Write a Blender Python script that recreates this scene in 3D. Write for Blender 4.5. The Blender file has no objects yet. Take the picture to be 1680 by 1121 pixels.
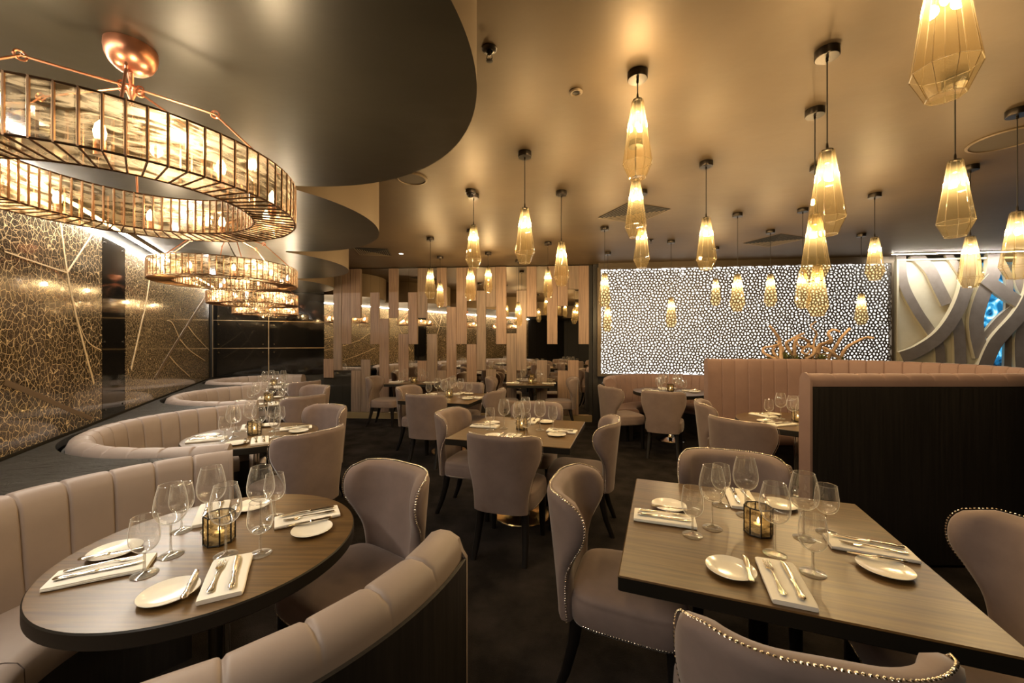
import bpy, math, random
from math import sin, cos, pi, sqrt, atan2, hypot, radians
from mathutils import Vector, Matrix
from mathutils.geometry import delaunay_2d_cdt

random.seed(7)
S = bpy.context.scene
COL = S.collection

# ------------------------------------------------------------------ frame of the place
F, CX, CY = 650.0, 840.0, 560.5          # focal length in pixels, principal point
HC = 1.50                                 # eye height
ZT = 0.74                                 # table height
HCEIL = 2.94                              # main ceiling
ZS = 2.45                                 # scalloped lower ceiling


def at_z(px, py, z):
    """the point of the horizontal plane z seen at a pixel"""
    y = (z - HC) * F / (CY - py)
    return (px - CX) / F * y, y


# wall lines (point, unit direction)
def line(p, q):
    d = Vector((q[0] - p[0], q[1] - p[1]))
    return Vector(p), d.normalized(), d.length


W_LEFT = (Vector((-3.386, 3.26)), Vector((-0.4646, 0.8855)).normalized(), 0)
W_BLACK = line((-5.41, 7.15), (-3.72, 7.87))
W_WOOD = line((-3.72, 7.853), (1.545, 7.437))
W_SCREEN = line((1.60, 7.36), (6.47, 6.75))
W_SWIRL = line((6.50, 6.745), (9.60, 6.36))


def on_wall(w, px, py):
    """(distance along wall line, height) of the wall point seen at a pixel"""
    k = (px - CX) / F
    P, D = w[0], w[1]
    s = (k * P.y - P.x) / (D.x - k * D.y)
    y = P.y + s * D.y
    return s, HC + (CY - py) / F * y


# ------------------------------------------------------------------ materials
def new_mat(name):
    m = bpy.data.materials.new(name)
    m.use_nodes = True
    nt = m.node_tree
    nt.nodes.clear()
    out = nt.nodes.new('ShaderNodeOutputMaterial')
    return m, nt, out


def node(nt, typ, **kw):
    n = nt.nodes.new(typ)
    for k, v in kw.items():
        setattr(n, k, v)
    return n


def setin(n, **kw):
    for k, v in kw.items():
        k = k.replace('_', ' ')
        if k in n.inputs:
            i = n.inputs[k]
            if isinstance(v, (tuple, list)) and len(v) == 3 and i.type == 'RGBA':
                v = (*v, 1)
            i.default_value = v


def pbsdf(name, color, rough=.5, metal=0., spec=.5, noise=None, bump=None, sheen=0, coat=0, coat_rough=.1,
          coords='Object'):
    """noise = (scale xyz, colour2, lo, hi); bump = (scale xyz, strength, distance)"""
    m, nt, out = new_mat(name)
    b = node(nt, 'ShaderNodeBsdfPrincipled')
    setin(b, Base_Color=color, Roughness=rough, Metallic=metal, Specular_IOR_Level=spec,
          Sheen_Weight=sheen, Coat_Weight=coat, Coat_Roughness=coat_rough, Sheen_Roughness=.4)
    nt.links.new(b.outputs[0], out.inputs[0])
    tc = node(nt, 'ShaderNodeTexCoord')

    def mapped(scale):
        mp = node(nt, 'ShaderNodeMapping')
        mp.inputs['Scale'].default_value = scale
        nt.links.new(tc.outputs[coords], mp.inputs[0])
        return mp
    if noise:
        sc, c2, lo, hi = noise
        n = node(nt, 'ShaderNodeTexNoise')
        setin(n, Scale=1., Detail=6., Roughness=.6)
        nt.links.new(mapped(sc).outputs[0], n.inputs[0])
        r = node(nt, 'ShaderNodeValToRGB')
        r.color_ramp.elements[0].position = lo
        r.color_ramp.elements[1].position = hi
        r.color_ramp.elements[0].color = (*color, 1)
        r.color_ramp.elements[1].color = (*c2, 1)
        nt.links.new(n.outputs[0], r.inputs[0])
        nt.links.new(r.outputs[0], b.inputs['Base Color'])
    if bump:
        sc, st, di = bump
        n = node(nt, 'ShaderNodeTexNoise')
        setin(n, Scale=1., Detail=4.)
        nt.links.new(mapped(sc).outputs[0], n.inputs[0])
        bp = node(nt, 'ShaderNodeBump')
        setin(bp, Strength=st, Distance=di)
        nt.links.new(n.outputs[0], bp.inputs['Height'])
        nt.links.new(bp.outputs[0], b.inputs['Normal'])
    return m


def emit(name, color, strength):
    m, nt, out = new_mat(name)
    e = node(nt, 'ShaderNodeEmission')
    setin(e, Color=color, Strength=strength)
    nt.links.new(e.outputs[0], out.inputs[0])
    return m


def thin_glass(name, tint, edge=.75, base=.05, rough=0.0, translucent=0.0, tl_color=(1, .8, .5), mottled=None, scatter=0.0):
    """thin-walled glass: see-through, reflecting more at grazing angles"""
    m, nt, out = new_mat(name)
    tr = node(nt, 'ShaderNodeBsdfTransparent')
    setin(tr, Color=tint)
    gl = node(nt, 'ShaderNodeBsdfGlossy')
    setin(gl, Roughness=rough, Color=(1, 1, 1))
    lw = node(nt, 'ShaderNodeLayerWeight')
    setin(lw, Blend=.5)
    pw = node(nt, 'ShaderNodeMath', operation='POWER')
    pw.inputs[1].default_value = 3.5
    nt.links.new(lw.outputs['Facing'], pw.inputs[0])
    ma = node(nt, 'ShaderNodeMath', operation='MULTIPLY_ADD')
    ma.inputs[1].default_value = edge - base
    ma.inputs[2].default_value = base
    nt.links.new(pw.outputs[0], ma.inputs[0])
    mx = node(nt, 'ShaderNodeMixShader')
    nt.links.new(ma.outputs[0], mx.inputs[0])
    nt.links.new(tr.outputs[0], mx.inputs[1])
    nt.links.new(gl.outputs[0], mx.inputs[2])
    res = mx
    if scatter:      # cut and rounded edges scatter some light; whitened further for missing bright reflections
        d1 = node(nt, 'ShaderNodeBsdfTranslucent')
        d2 = node(nt, 'ShaderNodeBsdfDiffuse')
        for d in (d1, d2):
            setin(d, Color=(.92, .90, .86))
        dm = node(nt, 'ShaderNodeMixShader')
        dm.inputs[0].default_value = .5
        nt.links.new(d1.outputs[0], dm.inputs[1])
        nt.links.new(d2.outputs[0], dm.inputs[2])
        p2 = node(nt, 'ShaderNodeMath', operation='POWER')
        p2.inputs[1].default_value = 4.
        nt.links.new(lw.outputs['Facing'], p2.inputs[0])
        p3 = node(nt, 'ShaderNodeMath', operation='MULTIPLY_ADD')
        p3.inputs[1].default_value = scatter
        p3.inputs[2].default_value = scatter * .03
        nt.links.new(p2.outputs[0], p3.inputs[0])
        m3 = node(nt, 'ShaderNodeMixShader')
        nt.links.new(p3.outputs[0], m3.inputs[0])
        nt.links.new(mx.outputs[0], m3.inputs[1])
        nt.links.new(dm.outputs[0], m3.inputs[2])
        res = mx = m3
    if translucent:
        tl = node(nt, 'ShaderNodeBsdfTranslucent')
        setin(tl, Color=tl_color)
        df = node(nt, 'ShaderNodeBsdfDiffuse')
        setin(df, Color=tl_color)
        m0 = node(nt, 'ShaderNodeMixShader')
        m0.inputs[0].default_value = .25
        nt.links.new(tl.outputs[0], m0.inputs[1])
        nt.links.new(df.outputs[0], m0.inputs[2])
        m2 = node(nt, 'ShaderNodeMixShader')
        m2.inputs[0].default_value = translucent
        nt.links.new(mx.outputs[0], m2.inputs[1])
        nt.links.new(m0.outputs[0], m2.inputs[2])
        if mottled:
            tc = node(nt, 'ShaderNodeTexCoord')
            mp = node(nt, 'ShaderNodeMapping')
            mp.inputs['Scale'].default_value = mottled[0]
            nt.links.new(tc.outputs['Object'], mp.inputs[0])
            nz = node(nt, 'ShaderNodeTexNoise')
            setin(nz, Scale=1., Detail=5., Distortion=.8)
            nt.links.new(mp.outputs[0], nz.inputs[0])
            rp = node(nt, 'ShaderNodeValToRGB')
            e = rp.color_ramp.elements
            e[0].position, e[1].position = .40, .58
            e[0].color = (*mottled[1], 1)
            e[1].color = (*tl_color, 1)
            nt.links.new(nz.outputs[0], rp.inputs[0])
            nt.links.new(rp.outputs[0], tl.inputs[0])
            nt.links.new(rp.outputs[0], df.inputs[0])
            rq = node(nt, 'ShaderNodeValToRGB')
            e = rq.color_ramp.elements
            e[0].position, e[1].position = .36, .62
            e[0].color = tuple(c * .35 for c in tint) + (1,)
            e[1].color = (*tint, 1)
            nt.links.new(nz.outputs[0], rq.inputs[0])
            nt.links.new(rq.outputs[0], tr.inputs[0])
        res = m2
    nt.links.new(res.outputs[0], out.inputs[0])
    return m


MAT = {}
FAB = (.222, .163, .143)
MAT['fabric'] = pbsdf('chair_velvet', FAB, .75, spec=.3, noise=((9, 9, 9), (.186, .136, .118), .35, .7),
                      bump=((420, 420, 420), .12, .001), sheen=.25)
MAT['booth'] = pbsdf('booth_leather', (.285, .222, .188), .5, spec=.4, noise=((5, 5, 5), (.255, .198, .168), .35, .7),
                     bump=((260, 260, 260), .1, .001), sheen=.08)
MAT['pink'] = pbsdf('booth_warm_lit', (.235, .150, .128), .65, spec=.35, noise=((5, 5, 5), (.205, .13, .112), .35, .7),  # mauve booth cloth with the pink of warm light put into its colour
                    bump=((260, 260, 260), .1, .001), sheen=.15)
MAT['leg'] = pbsdf('black_lacquer_wood', (.009, .007, .006), .5, spec=.25)
MAT['nail'] = pbsdf('antique_nail', (.74, .66, .55), .25, metal=1)
MAT['carpet'] = pbsdf('dark_carpet', (.012, .010, .009), .95, spec=.08, noise=((3.2, 3.2, 3.2), (.034, .028, .025), .38, .68),
                      bump=((160, 160, 160), .6, .01))
MAT['ceiling'] = pbsdf('bronze_ceiling_paint', (.104, .069, .036), .50, metal=.35, spec=.4,
                       noise=((1.1, 1.1, 1.1), (.130, .089, .048), .3, .75), bump=((2.2, 3.5, 2), .12, .03))
MAT['soffit'] = pbsdf('bronze_soffit_paint', (.058, .048, .029), .36, metal=.5, spec=.5,
                      noise=((1.1, 1.1, 1.1), (.080, .066, .041), .3, .75), bump=((2.2, 3.5, 2), .1, .03))
MAT['fascia'] = pbsdf('bronze_fascia_paint', (.15, .105, .060), .55, metal=.3)
MAT['black_wood'] = pbsdf('black_stained_oak', (.017, .014, .012), .45, noise=((60, 60, 2.2), (.029, .024, .020), .4, .7),
                          bump=((90, 90, 3), .35, .003))
MAT['table'] = pbsdf('dark_table_oak', (.064, .034, .0112), .33, spec=.5, noise=((3, 70, 3), (.142, .080, .027), .36, .68),
                     bump=((6, 90, 6), .03, .0006), coat=.04, coat_rough=.25)
MAT['table_edge'] = pbsdf('table_edge_black', (.012, .010, .007), .5, spec=.25)
MAT['oak'] = pbsdf('limed_oak_plank', (.33, .215, .150), .55, noise=((38, 38, 1.6), (.19, .122, .088), .38, .68),
                   bump=((60, 60, 2.5), .2, .002))
MAT['oak_grey'] = pbsdf('greyed_oak_plank', (.29, .205, .15), .6, noise=((38, 38, 1.6), (.165, .118, .088), .38, .68),
                       bump=((60, 60, 2.5), .2, .002))
MAT['mirror'] = pbsdf('bronze_mirror', (.80, .745, .66), .015, metal=1)
MAT['dark_mirror'] = pbsdf('dark_mirror_glass', (.03, .028, .024), .05, spec=.8)
MAT['black_gloss'] = pbsdf('black_gloss_panel', (.008, .007, .006), .06, spec=.6)
MAT['bronze'] = pbsdf('bronze_strip', (.45, .33, .2), .35, metal=1)
MAT['dark_bronze'] = pbsdf('dark_bronze', (.10, .075, .05), .45, metal=.4)
MAT['brass'] = pbsdf('brass', (.72, .52, .26), .22, metal=1)
MAT['plinth'] = pbsdf('brass_plinth', (.50, .37, .19), .42, metal=.6)
MAT['copper'] = pbsdf('copper', (.72, .31, .17), .33, metal=1)
MAT['leadwork'] = pbsdf('ring_metal', (.24, .14, .08), .35, metal=1)
MAT['chrome'] = pbsdf('chrome', (.8, .78, .74), .08, metal=1)
MAT['silver'] = pbsdf('silver_cutlery', (.82, .76, .67), .14, metal=1)
MAT['porcelain'] = pbsdf('cream_porcelain', (.83, .79, .69), .15, spec=.6)
MAT['linen'] = pbsdf('linen_napkin', (.86, .82, .73), .9, spec=.2, bump=((700, 700, 700), .15, .0005))
MAT['wax'] = pbsdf('candle_wax', (.85, .78, .6), .5)
MAT['canopy'] = pbsdf('black_nickel', (.045, .037, .03), .28, metal=.9)
MAT['cord'] = pbsdf('black_cord', (.015, .012, .01), .6)
MAT['lattice'] = pbsdf('lattice_bronze', (.060, .048, .038), .5, metal=.2)
MAT['dark'] = pbsdf('dark_wall_paint', (.020, .017, .014), .6)
MAT['vent'] = pbsdf('vent_metal', (.20, .15, .09), .5, metal=.2)
MAT['ventdark'] = pbsdf('vent_dark', (.012, .01, .008), .8)
MAT['grille'] = pbsdf('speaker_mesh', (.05, .034, .02), .8)
MAT['band'] = pbsdf('mauve_band', (.25, .215, .20), .5, metal=.25, noise=((7, 7, 7), (.31, .27, .25), .35, .7))
MAT['band_edge'] = pbsdf('cream_band_edge', (.58, .53, .40), .5)
MAT['swirl_back'] = pbsdf('pearl_backing', (.62, .57, .44), .22, spec=.5, noise=((3, 3, 3), (.72, .68, .56), .3, .7))
MAT['wood_driftwood'] = pbsdf('driftwood', (.50, .345, .225), .7, noise=((25, 25, 25), (.36, .22, .13), .4, .7))
MAT['green'] = pbsdf('succulent_green', (.12, .15, .045), .5, noise=((12, 12, 12), (.20, .17, .06), .4, .7))
MAT['brown_leaf'] = pbsdf('dry_leaf', (.22, .14, .06), .6)
MAT['glass'] = thin_glass('clear_glass', (.985, .98, .965), edge=.95, base=.12, rough=.012, scatter=1.0)
MAT['glass_stem'] = thin_glass('clear_glass_stem', (.86, .845, .81), edge=.95, base=.22, rough=.02, scatter=.9)
MAT['glass_rim'] = thin_glass('glass_rim', (.85, .84, .80), edge=.9, base=.3, rough=.05, scatter=1.0)
MAT['amber'] = thin_glass('amber_glass', (.965, .88, .69), edge=.7, base=.07, rough=.02, translucent=.03,
                          tl_color=(1., .80, .42))
MAT['amber_ridge'] = thin_glass('amber_glass_ridge', (.90, .80, .58), edge=.6, base=.25, rough=.05, scatter=1.0)
MAT['ring_glass'] = thin_glass('antique_ring_glass', (.88, .72, .46), edge=.6, base=.14, rough=.06, translucent=.36,
                               tl_color=(.60, .49, .33), mottled=((16, 16, 75), (.06, .04, .02)))
MAT['votive_glass'] = thin_glass('votive_glass', (.93, .82, .58), edge=.6, base=.12, rough=.05, translucent=.30,
                                 tl_color=(.9, .72, .42), mottled=((28, 28, 60), (.35, .25, .12)))
MAT['bulb'] = thin_glass('bulb_glass', (.98, .93, .82), edge=.3, base=.02)
MAT['filament'] = emit('filament_glow', (1, .82, .55), 30)
MAT['ring_bulb'] = emit('ring_bulb_glow', (1, .82, .56), 14)
MAT['flame'] = emit('candle_flame', (1, .66, .30), 14)
MAT['led'] = emit('led_strip', (1, .92, .79), 85)
MAT['led_swirl'] = emit('led_swirl', (1, .93, .80), 75)
MAT['led_soft'] = emit('led_soft', (1, .95, .84), 5)
MAT['backlight'] = emit('screen_backlight', (1., .94, .83), .82)
MAT['backlight_edge'] = emit('screen_edge_led', (1., .97, .92), 2.4)
MAT['downlight'] = emit('downlight_glow', (1, .93, .82), 20)


def leaf_material(name, s1, s2, mixf, w1, w2):
    """dark glass panel printed with a skeleton-leaf vein network"""
    m, nt, out = new_mat(name)
    b = node(nt, 'ShaderNodeBsdfPrincipled')
    setin(b, Roughness=.16, Specular_IOR_Level=.6, Coat_Weight=.6, Coat_Roughness=.03)
    tc = node(nt, 'ShaderNodeTexCoord')
    nz = node(nt, 'ShaderNodeTexNoise')
    setin(nz, Scale=5., Detail=2.)
    nt.links.new(tc.outputs['Object'], nz.inputs[0])
    add = node(nt, 'ShaderNodeMixRGB', blend_type='ADD')
    add.inputs[0].default_value = .10
    nt.links.new(tc.outputs['Object'], add.inputs[1])
    nt.links.new(nz.outputs['Color'], add.inputs[2])
    prev = None
    for sc, w in ((s1, w1), (s2, w2)):
        v = node(nt, 'ShaderNodeTexVoronoi', feature='DISTANCE_TO_EDGE')
        setin(v, Scale=sc)
        nt.links.new(add.outputs[0], v.inputs['Vector'])
        r = node(nt, 'ShaderNodeMapRange')
        setin(r, From_Min=w * .45, From_Max=w, To_Min=1., To_Max=0.)
        nt.links.new(v.outputs[0], r.inputs[0])
        if prev is None:
            prev = r
        else:
            wgt = node(nt, 'ShaderNodeMath', operation='MULTIPLY')
            wgt.inputs[1].default_value = mixf
            nt.links.new(r.outputs[0], wgt.inputs[0])
            mx = node(nt, 'ShaderNodeMath', operation='MAXIMUM')
            nt.links.new(prev.outputs[0], mx.inputs[0])
            nt.links.new(wgt.outputs[0], mx.inputs[1])
            prev = mx
    c = node(nt, 'ShaderNodeMixRGB')
    c.inputs[1].default_value = (.018, .011, .006, 1)
    c.inputs[2].default_value = (.62, .47, .27, 1)
    nt.links.new(prev.outputs[0], c.inputs[0])
    nt.links.new(c.outputs[0], b.inputs['Base Color'])
    nt.links.new(b.outputs[0], out.inputs[0])
    return m


MAT['leaf'] = leaf_material('leaf_vein_glass', 22, 56, .30, .036, .06)
MAT['leaf_fine'] = leaf_material('fine_leaf_vein_glass', 27, 64, .5, .040, .07)
MAT['vein'] = pbsdf('gold_vein', (.60, .46, .28), .4)
MAT['vein_dark'] = pbsdf('brown_vein', (.12, .08, .045), .4)


def ledge_material():
    m, nt, out = new_mat('ledge_textured_black')
    b = node(nt, 'ShaderNodeBsdfPrincipled')
    setin(b, Base_Color=(.020, .015, .008), Roughness=.48, Specular_IOR_Level=.35)
    tc = node(nt, 'ShaderNodeTexCoord')
    w = node(nt, 'ShaderNodeTexNoise')
    setin(w, Scale=4.5, Detail=9., Roughness=.72, Distortion=2.2)
    nt.links.new(tc.outputs['Object'], w.inputs[0])
    bp = node(nt, 'ShaderNodeBump')
    setin(bp, Strength=1., Distance=.12)
    nt.links.new(w.outputs[0], bp.inputs['Height'])
    nt.links.new(bp.outputs[0], b.inputs['Normal'])
    nt.links.new(b.outputs[0], out.inputs[0])
    return m


MAT['ledge'] = ledge_material()


def sea_glass():
    m, nt, out = new_mat('lit_blue_window')
    e = node(nt, 'ShaderNodeEmission')
    tc = node(nt, 'ShaderNodeTexCoord')
    n = node(nt, 'ShaderNodeTexNoise')
    setin(n, Scale=3.4, Detail=5., Distortion=2.2)
    nt.links.new(tc.outputs['Object'], n.inputs[0])
    r = node(nt, 'ShaderNodeValToRGB')
    el = r.color_ramp.elements
    el[0].position, el[0].color = .33, (.004, .012, .022, 1)
    el[1].position, el[1].color = .72, (.62, .82, .92, 1)
    a = el.new(.47)
    a.color = (.01, .10, .22, 1)
    a = el.new(.58)
    a.color = (.05, .30, .50, 1)
    nt.links.new(n.outputs[0], r.inputs[0])
    nt.links.new(r.outputs[0], e.inputs[0])
    setin(e, Strength=1.)
    nt.links.new(e.outputs[0], out.inputs[0])
    return m


MAT['sea'] = sea_glass()


# ------------------------------------------------------------------ mesh building
class MB:
    def __init__(self):
        self.v, self.f, self.mi = [], [], []
        self.cur = 0

    def add(self, vs, fs):
        b = len(self.v)
        self.v += [tuple(p) for p in vs]
        for f in fs:
            self.f.append(tuple(b + i for i in f))
            self.mi.append(self.cur)
        return self

    def box(self, c, s, rz=0, bevel=0):
        x, y, z = s[0] / 2, s[1] / 2, s[2] / 2
        if bevel:
            b = min(bevel, x * .9, y * .9, z * .9)
            rings = [(-z, b), (-z + b, 0), (z - b, 0), (z, b)]
            vs = []
            for zz, ins in rings:
                X, Y = x - ins, y - ins
                c0 = b if ins == 0 else b * .4
                vs += [(X - c0, Y, zz), (X, Y - c0, zz), (X, -Y + c0, zz), (X - c0, -Y, zz),
                       (-X + c0, -Y, zz), (-X, -Y + c0, zz), (-X, Y - c0, zz), (-X + c0, Y, zz)]
            fs = [tuple(range(7, -1, -1))[::-1], tuple(range(24, 32))[::-1]]
            for k in range(3):
                for i in range(8):
                    j = (i + 1) % 8
                    fs.append((k * 8 + i, k * 8 + j, k * 8 + 8 + j, k * 8 + 8 + i))
        else:
            vs = [(sx * x, sy * y, sz * z) for sz in (-1, 1) for sx, sy in ((-1, -1), (1, -1), (1, 1), (-1, 1))]
            fs = [(3, 2, 1, 0), (4, 5, 6, 7), (0, 1, 5, 4), (1, 2, 6, 5), (2, 3, 7, 6), (3, 0, 4, 7)]
        cr, sr = cos(rz), sin(rz)
        self.add([(c[0] + cr * a - sr * b_, c[1] + sr * a + cr * b_, c[2] + d) for a, b_, d in vs], fs)
        return self

    def lathe(self, prof, n=24, c=(0, 0, 0), phase=0., cap=True):
        vs = []
        for r, z in prof:
            for i in range(n):
                a = 2 * pi * i / n + phase
                vs.append((c[0] + r * cos(a), c[1] + r * sin(a), c[2] + z))
        fs = []
        for k in range(len(prof) - 1):
            for i in range(n):
                j = (i + 1) % n
                fs.append((k * n + i, k * n + j, (k + 1) * n + j, (k + 1) * n + i))
        if cap:
            if prof[0][0] > 1e-6:
                fs.append(tuple(range(n - 1, -1, -1)))
            if prof[-1][0] > 1e-6:
                b = (len(prof) - 1) * n
                fs.append(tuple(range(b, b + n)))
        self.add(vs, fs)
        return self

    def tube(self, pts, r, n=8, cap=True, rad=None):
        pts = [Vector(p) for p in pts]
        vs, fs = [], []
        up = Vector((0, 0, 1))
        for k, p in enumerate(pts):
            d = (pts[min(k + 1, len(pts) - 1)] - pts[max(k - 1, 0)]).normalized()
            a = d.cross(up)
            if a.length < 1e-3:
                a = d.cross(Vector((1, 0, 0)))
            a.normalize()
            b = d.cross(a)
            rr = rad[k] if rad else r
            for i in range(n):
                t = 2 * pi * i / n
                vs.append(p + a * (rr * cos(t)) + b * (rr * sin(t)))
        for k in range(len(pts) - 1):
            for i in range(n):
                j = (i + 1) % n
                fs.append((k * n + i, k * n + j, (k + 1) * n + j, (k + 1) * n + i))
        if cap:
            fs.append(tuple(range(n - 1, -1, -1)))
            b = (len(pts) - 1) * n
            fs.append(tuple(range(b, b + n)))
        self.add(vs, fs)
        return self

    def loft(self, loops, cap=True):
        n = len(loops[0])
        vs = [p for l in loops for p in l]
        fs = []
        for k in range(len(loops) - 1):
            for i in range(n):
                j = (i + 1) % n
                fs.append((k * n + i, k * n + j, (k + 1) * n + j, (k + 1) * n + i))
        if cap:
            fs.append(tuple(range(n - 1, -1, -1)))
            b = (len(loops) - 1) * n
            fs.append(tuple(range(b, b + n)))
        self.add(vs, fs)
        return self

    def prism(self, poly, z0, z1):
        n = len(poly)
        vs = [(x, y, z0) for x, y in poly] + [(x, y, z1) for x, y in poly]
        fs = [tuple(range(n - 1, -1, -1)), tuple(range(n, 2 * n))]
        for i in range(n):
            j = (i + 1) % n
            fs.append((i, j, n + j, n + i))
        self.add(vs, fs)
        return self

    def mesh(self, name, mats, sharp=40):
        me = bpy.data.meshes.new(name)
        me.from_pydata(self.v, [], self.f)
        if not isinstance(mats, (list, tuple)):
            mats = [mats]
        for m in mats:
            me.materials.append(MAT[m])
        if len(mats) > 1:
            me.polygons.foreach_set('material_index', self.mi)
        me.update()
        import bmesh
        bm = bmesh.new()
        bm.from_mesh(me)
        bmesh.ops.recalc_face_normals(bm, faces=bm.faces)
        bm.to_mesh(me)
        bm.free()
        me.polygons.foreach_set('use_smooth', [True] * len(me.polygons))
        me.set_sharp_from_angle(angle=radians(sharp))
        return me


# ------------------------------------------------------------------ objects
def link(name, data, parent=None, loc=(0, 0, 0), rz=0):
    o = bpy.data.objects.new(name, data)
    COL.objects.link(o)
    o.location = loc
    o.rotation_euler = (0, 0, rz)
    if parent is not None:
        o.parent = parent
    return o


def tag(o, label=None, cat=None, group=None, kind=None):
    for k, v in (('label', label), ('category', cat), ('group', group), ('kind', kind)):
        if v:
            o[k] = v
    return o


def thing(name, label, cat, loc=(0, 0, 0), rz=0, group=None):
    return tag(link(name, None, None, loc, rz), label, cat, group)


def part(name, mb, mats, parent, loc=(0, 0, 0), rz=0, sharp=40, label=None):
    me = mb if isinstance(mb, bpy.types.Mesh) else mb.mesh(name, mats, sharp)
    o = link(name, me, parent, loc, rz)
    if label:
        o['label'] = label
    return o


def struct(name, mb, mats, parent=None, loc=(0, 0, 0), rz=0, sharp=40):
    o = part(name, mb, mats, parent, loc, rz, sharp)
    o['kind'] = 'structure'
    return o


def inst(proto, name, label, cat, loc, rz=0, group=None):
    """a thing with its parts and sub-parts; meshes are shared between repeats"""
    r = thing(name, label, cat, loc, rz, group)
    for pn, me, subs in proto:
        p = link(pn, me, r)
        for sn, sm in subs:
            link(sn, sm, p)
    return r


def catmull(ctrl, t):
    xs = [c[0] for c in ctrl]
    if t <= xs[0]:
        return ctrl[0][1]
    if t >= xs[-1]:
        return ctrl[-1][1]
    for i in range(len(xs) - 1):
        if xs[i] <= t <= xs[i + 1]:
            u = (t - xs[i]) / (xs[i + 1] - xs[i])
            p0 = ctrl[max(i - 1, 0)][1]
            p1, p2 = ctrl[i][1], ctrl[i + 1][1]
            p3 = ctrl[min(i + 2, len(xs) - 1)][1]
            return .5 * (2 * p1 + (p2 - p0) * u + (2 * p0 - 5 * p1 + 4 * p2 - p3) * u * u + (3 * p1 - p0 - 3 * p2 + p3) * u ** 3)


def spline(pts, n=8):
    """smooth polyline through 2-D or 3-D points"""
    pts = [Vector(p) for p in pts]
    out = []
    for i in range(len(pts) - 1):
        p0, p1, p2, p3 = pts[max(i - 1, 0)], pts[i], pts[i + 1], pts[min(i + 2, len(pts) - 1)]
        for k in range(n):
            u = k / n
            out.append(.5 * (2 * p1 + (p2 - p0) * u + (2 * p0 - 5 * p1 + 4 * p2 - p3) * u * u + (3 * p1 - p0 - 3 * p2 + p3) * u ** 3))
    out.append(pts[-1])
    return out


def resample(pts, step):
    pts = [Vector(p) for p in pts]
    L = [0]
    for a, b in zip(pts, pts[1:]):
        L.append(L[-1] + (b - a).length)
    n = max(2, int(round(L[-1] / step)))
    out, j = [], 0
    for k in range(n + 1):
        t = L[-1] * k / n
        while j < len(L) - 2 and L[j + 1] < t:
            j += 1
        u = (t - L[j]) / max(L[j + 1] - L[j], 1e-9)
        out.append(pts[j].lerp(pts[j + 1], u))
    return out, L[-1]


def sweep(path, side, profile, step=.03, channel=None, puff=None, depth=.008, pillow=.003):
    """profile [(inward offset, z)] carried along a plan path; upholstery seams are pressed into the marked profile points"""
    base, L = resample(path, .01)
    nb = len(base) - 1
    ss = [L * k / max(2, round(L / step)) for k in range(max(2, round(L / step)) + 1)]
    seams = []
    if channel:
        nch = max(1, round(L / channel))
        cw = L / nch
        seams = [cw * k for k in range(1, nch)]
        ss = [q for q in ss if all(abs(q - m) > .016 for m in seams)]
        for m in seams:
            ss += [m + d for d in (-.0155, -.009, -.005, -.002, 0, .002, .005, .009, .0155)]
        ss.sort()
    mb = MB()
    loops = []
    for s_ in ss:
        f = min(max(s_ / L * nb, 0), nb - 1e-6)
        i = int(f)
        p = base[i].lerp(base[i + 1], f - i)
        j0, j1 = max(i - 2, 0), min(i + 3, nb)
        d = (base[j1] - base[j0]).normalized()
        nn = Vector((-d.y, d.x)) * side
        g = 0
        if channel:
            q = (s_ / cw) % 1.0
            dist = min(q, 1 - q) * cw
            if s_ < cw * .5 or s_ > L - cw * .5:
                dist = max(dist, cw * .5 - min(s_, L - s_)) if min(s_, L - s_) < cw * .5 else dist
            g = depth * math.exp(-(dist / .005) ** 2) + pillow * max(0, 1 - dist / (cw * .5)) ** 2.2
        loop = []
        for j, (o, z) in enumerate(profile):
            w = puff[j] if puff else (0, 0)
            q2 = p + nn * (o - g * w[0])
            loop.append((q2.x, q2.y, z - g * w[1]))
        loops.append(loop)
    mb.loft(loops)
    return mb


# ================================================================== SETTING
# floor
b = MB()
b.box((1, 2, -.05), (22, 20, .1))
struct('floor', b, 'carpet')
# main ceiling
b = MB()
b.box((1, 2, HCEIL + .05), (22, 20, .1))
struct('ceiling', b, 'ceiling')


def wall_box(w, s0, s1, z0, z1, off0, off1, mb=None):
    """box along a wall line; off>0 stands out of the wall into the room (right-hand side seen along the line -> toward camera)"""
    P, D = w[0], w[1]
    nrm = Vector((D.y, -D.x))
    mb = mb or MB()
    vs = []
    for z in (z0, z1):
        for s, o in ((s0, off0), (s1, off0), (s1, off1), (s0, off1)):
            q = P + D * s + nrm * o
            vs.append((q.x, q.y, z))
    mb.add(vs, [(3, 2, 1, 0), (4, 5, 6, 7), (0, 1, 5, 4), (1, 2, 6, 5), (2, 3, 7, 6), (3, 0, 4, 7)])
    return mb


def wall_frame(w):
    """location and z rotation of a local frame: x along the wall, -y out into the room"""
    return (w[0].x, w[0].y, 0), atan2(w[1].y, w[1].x)


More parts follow.
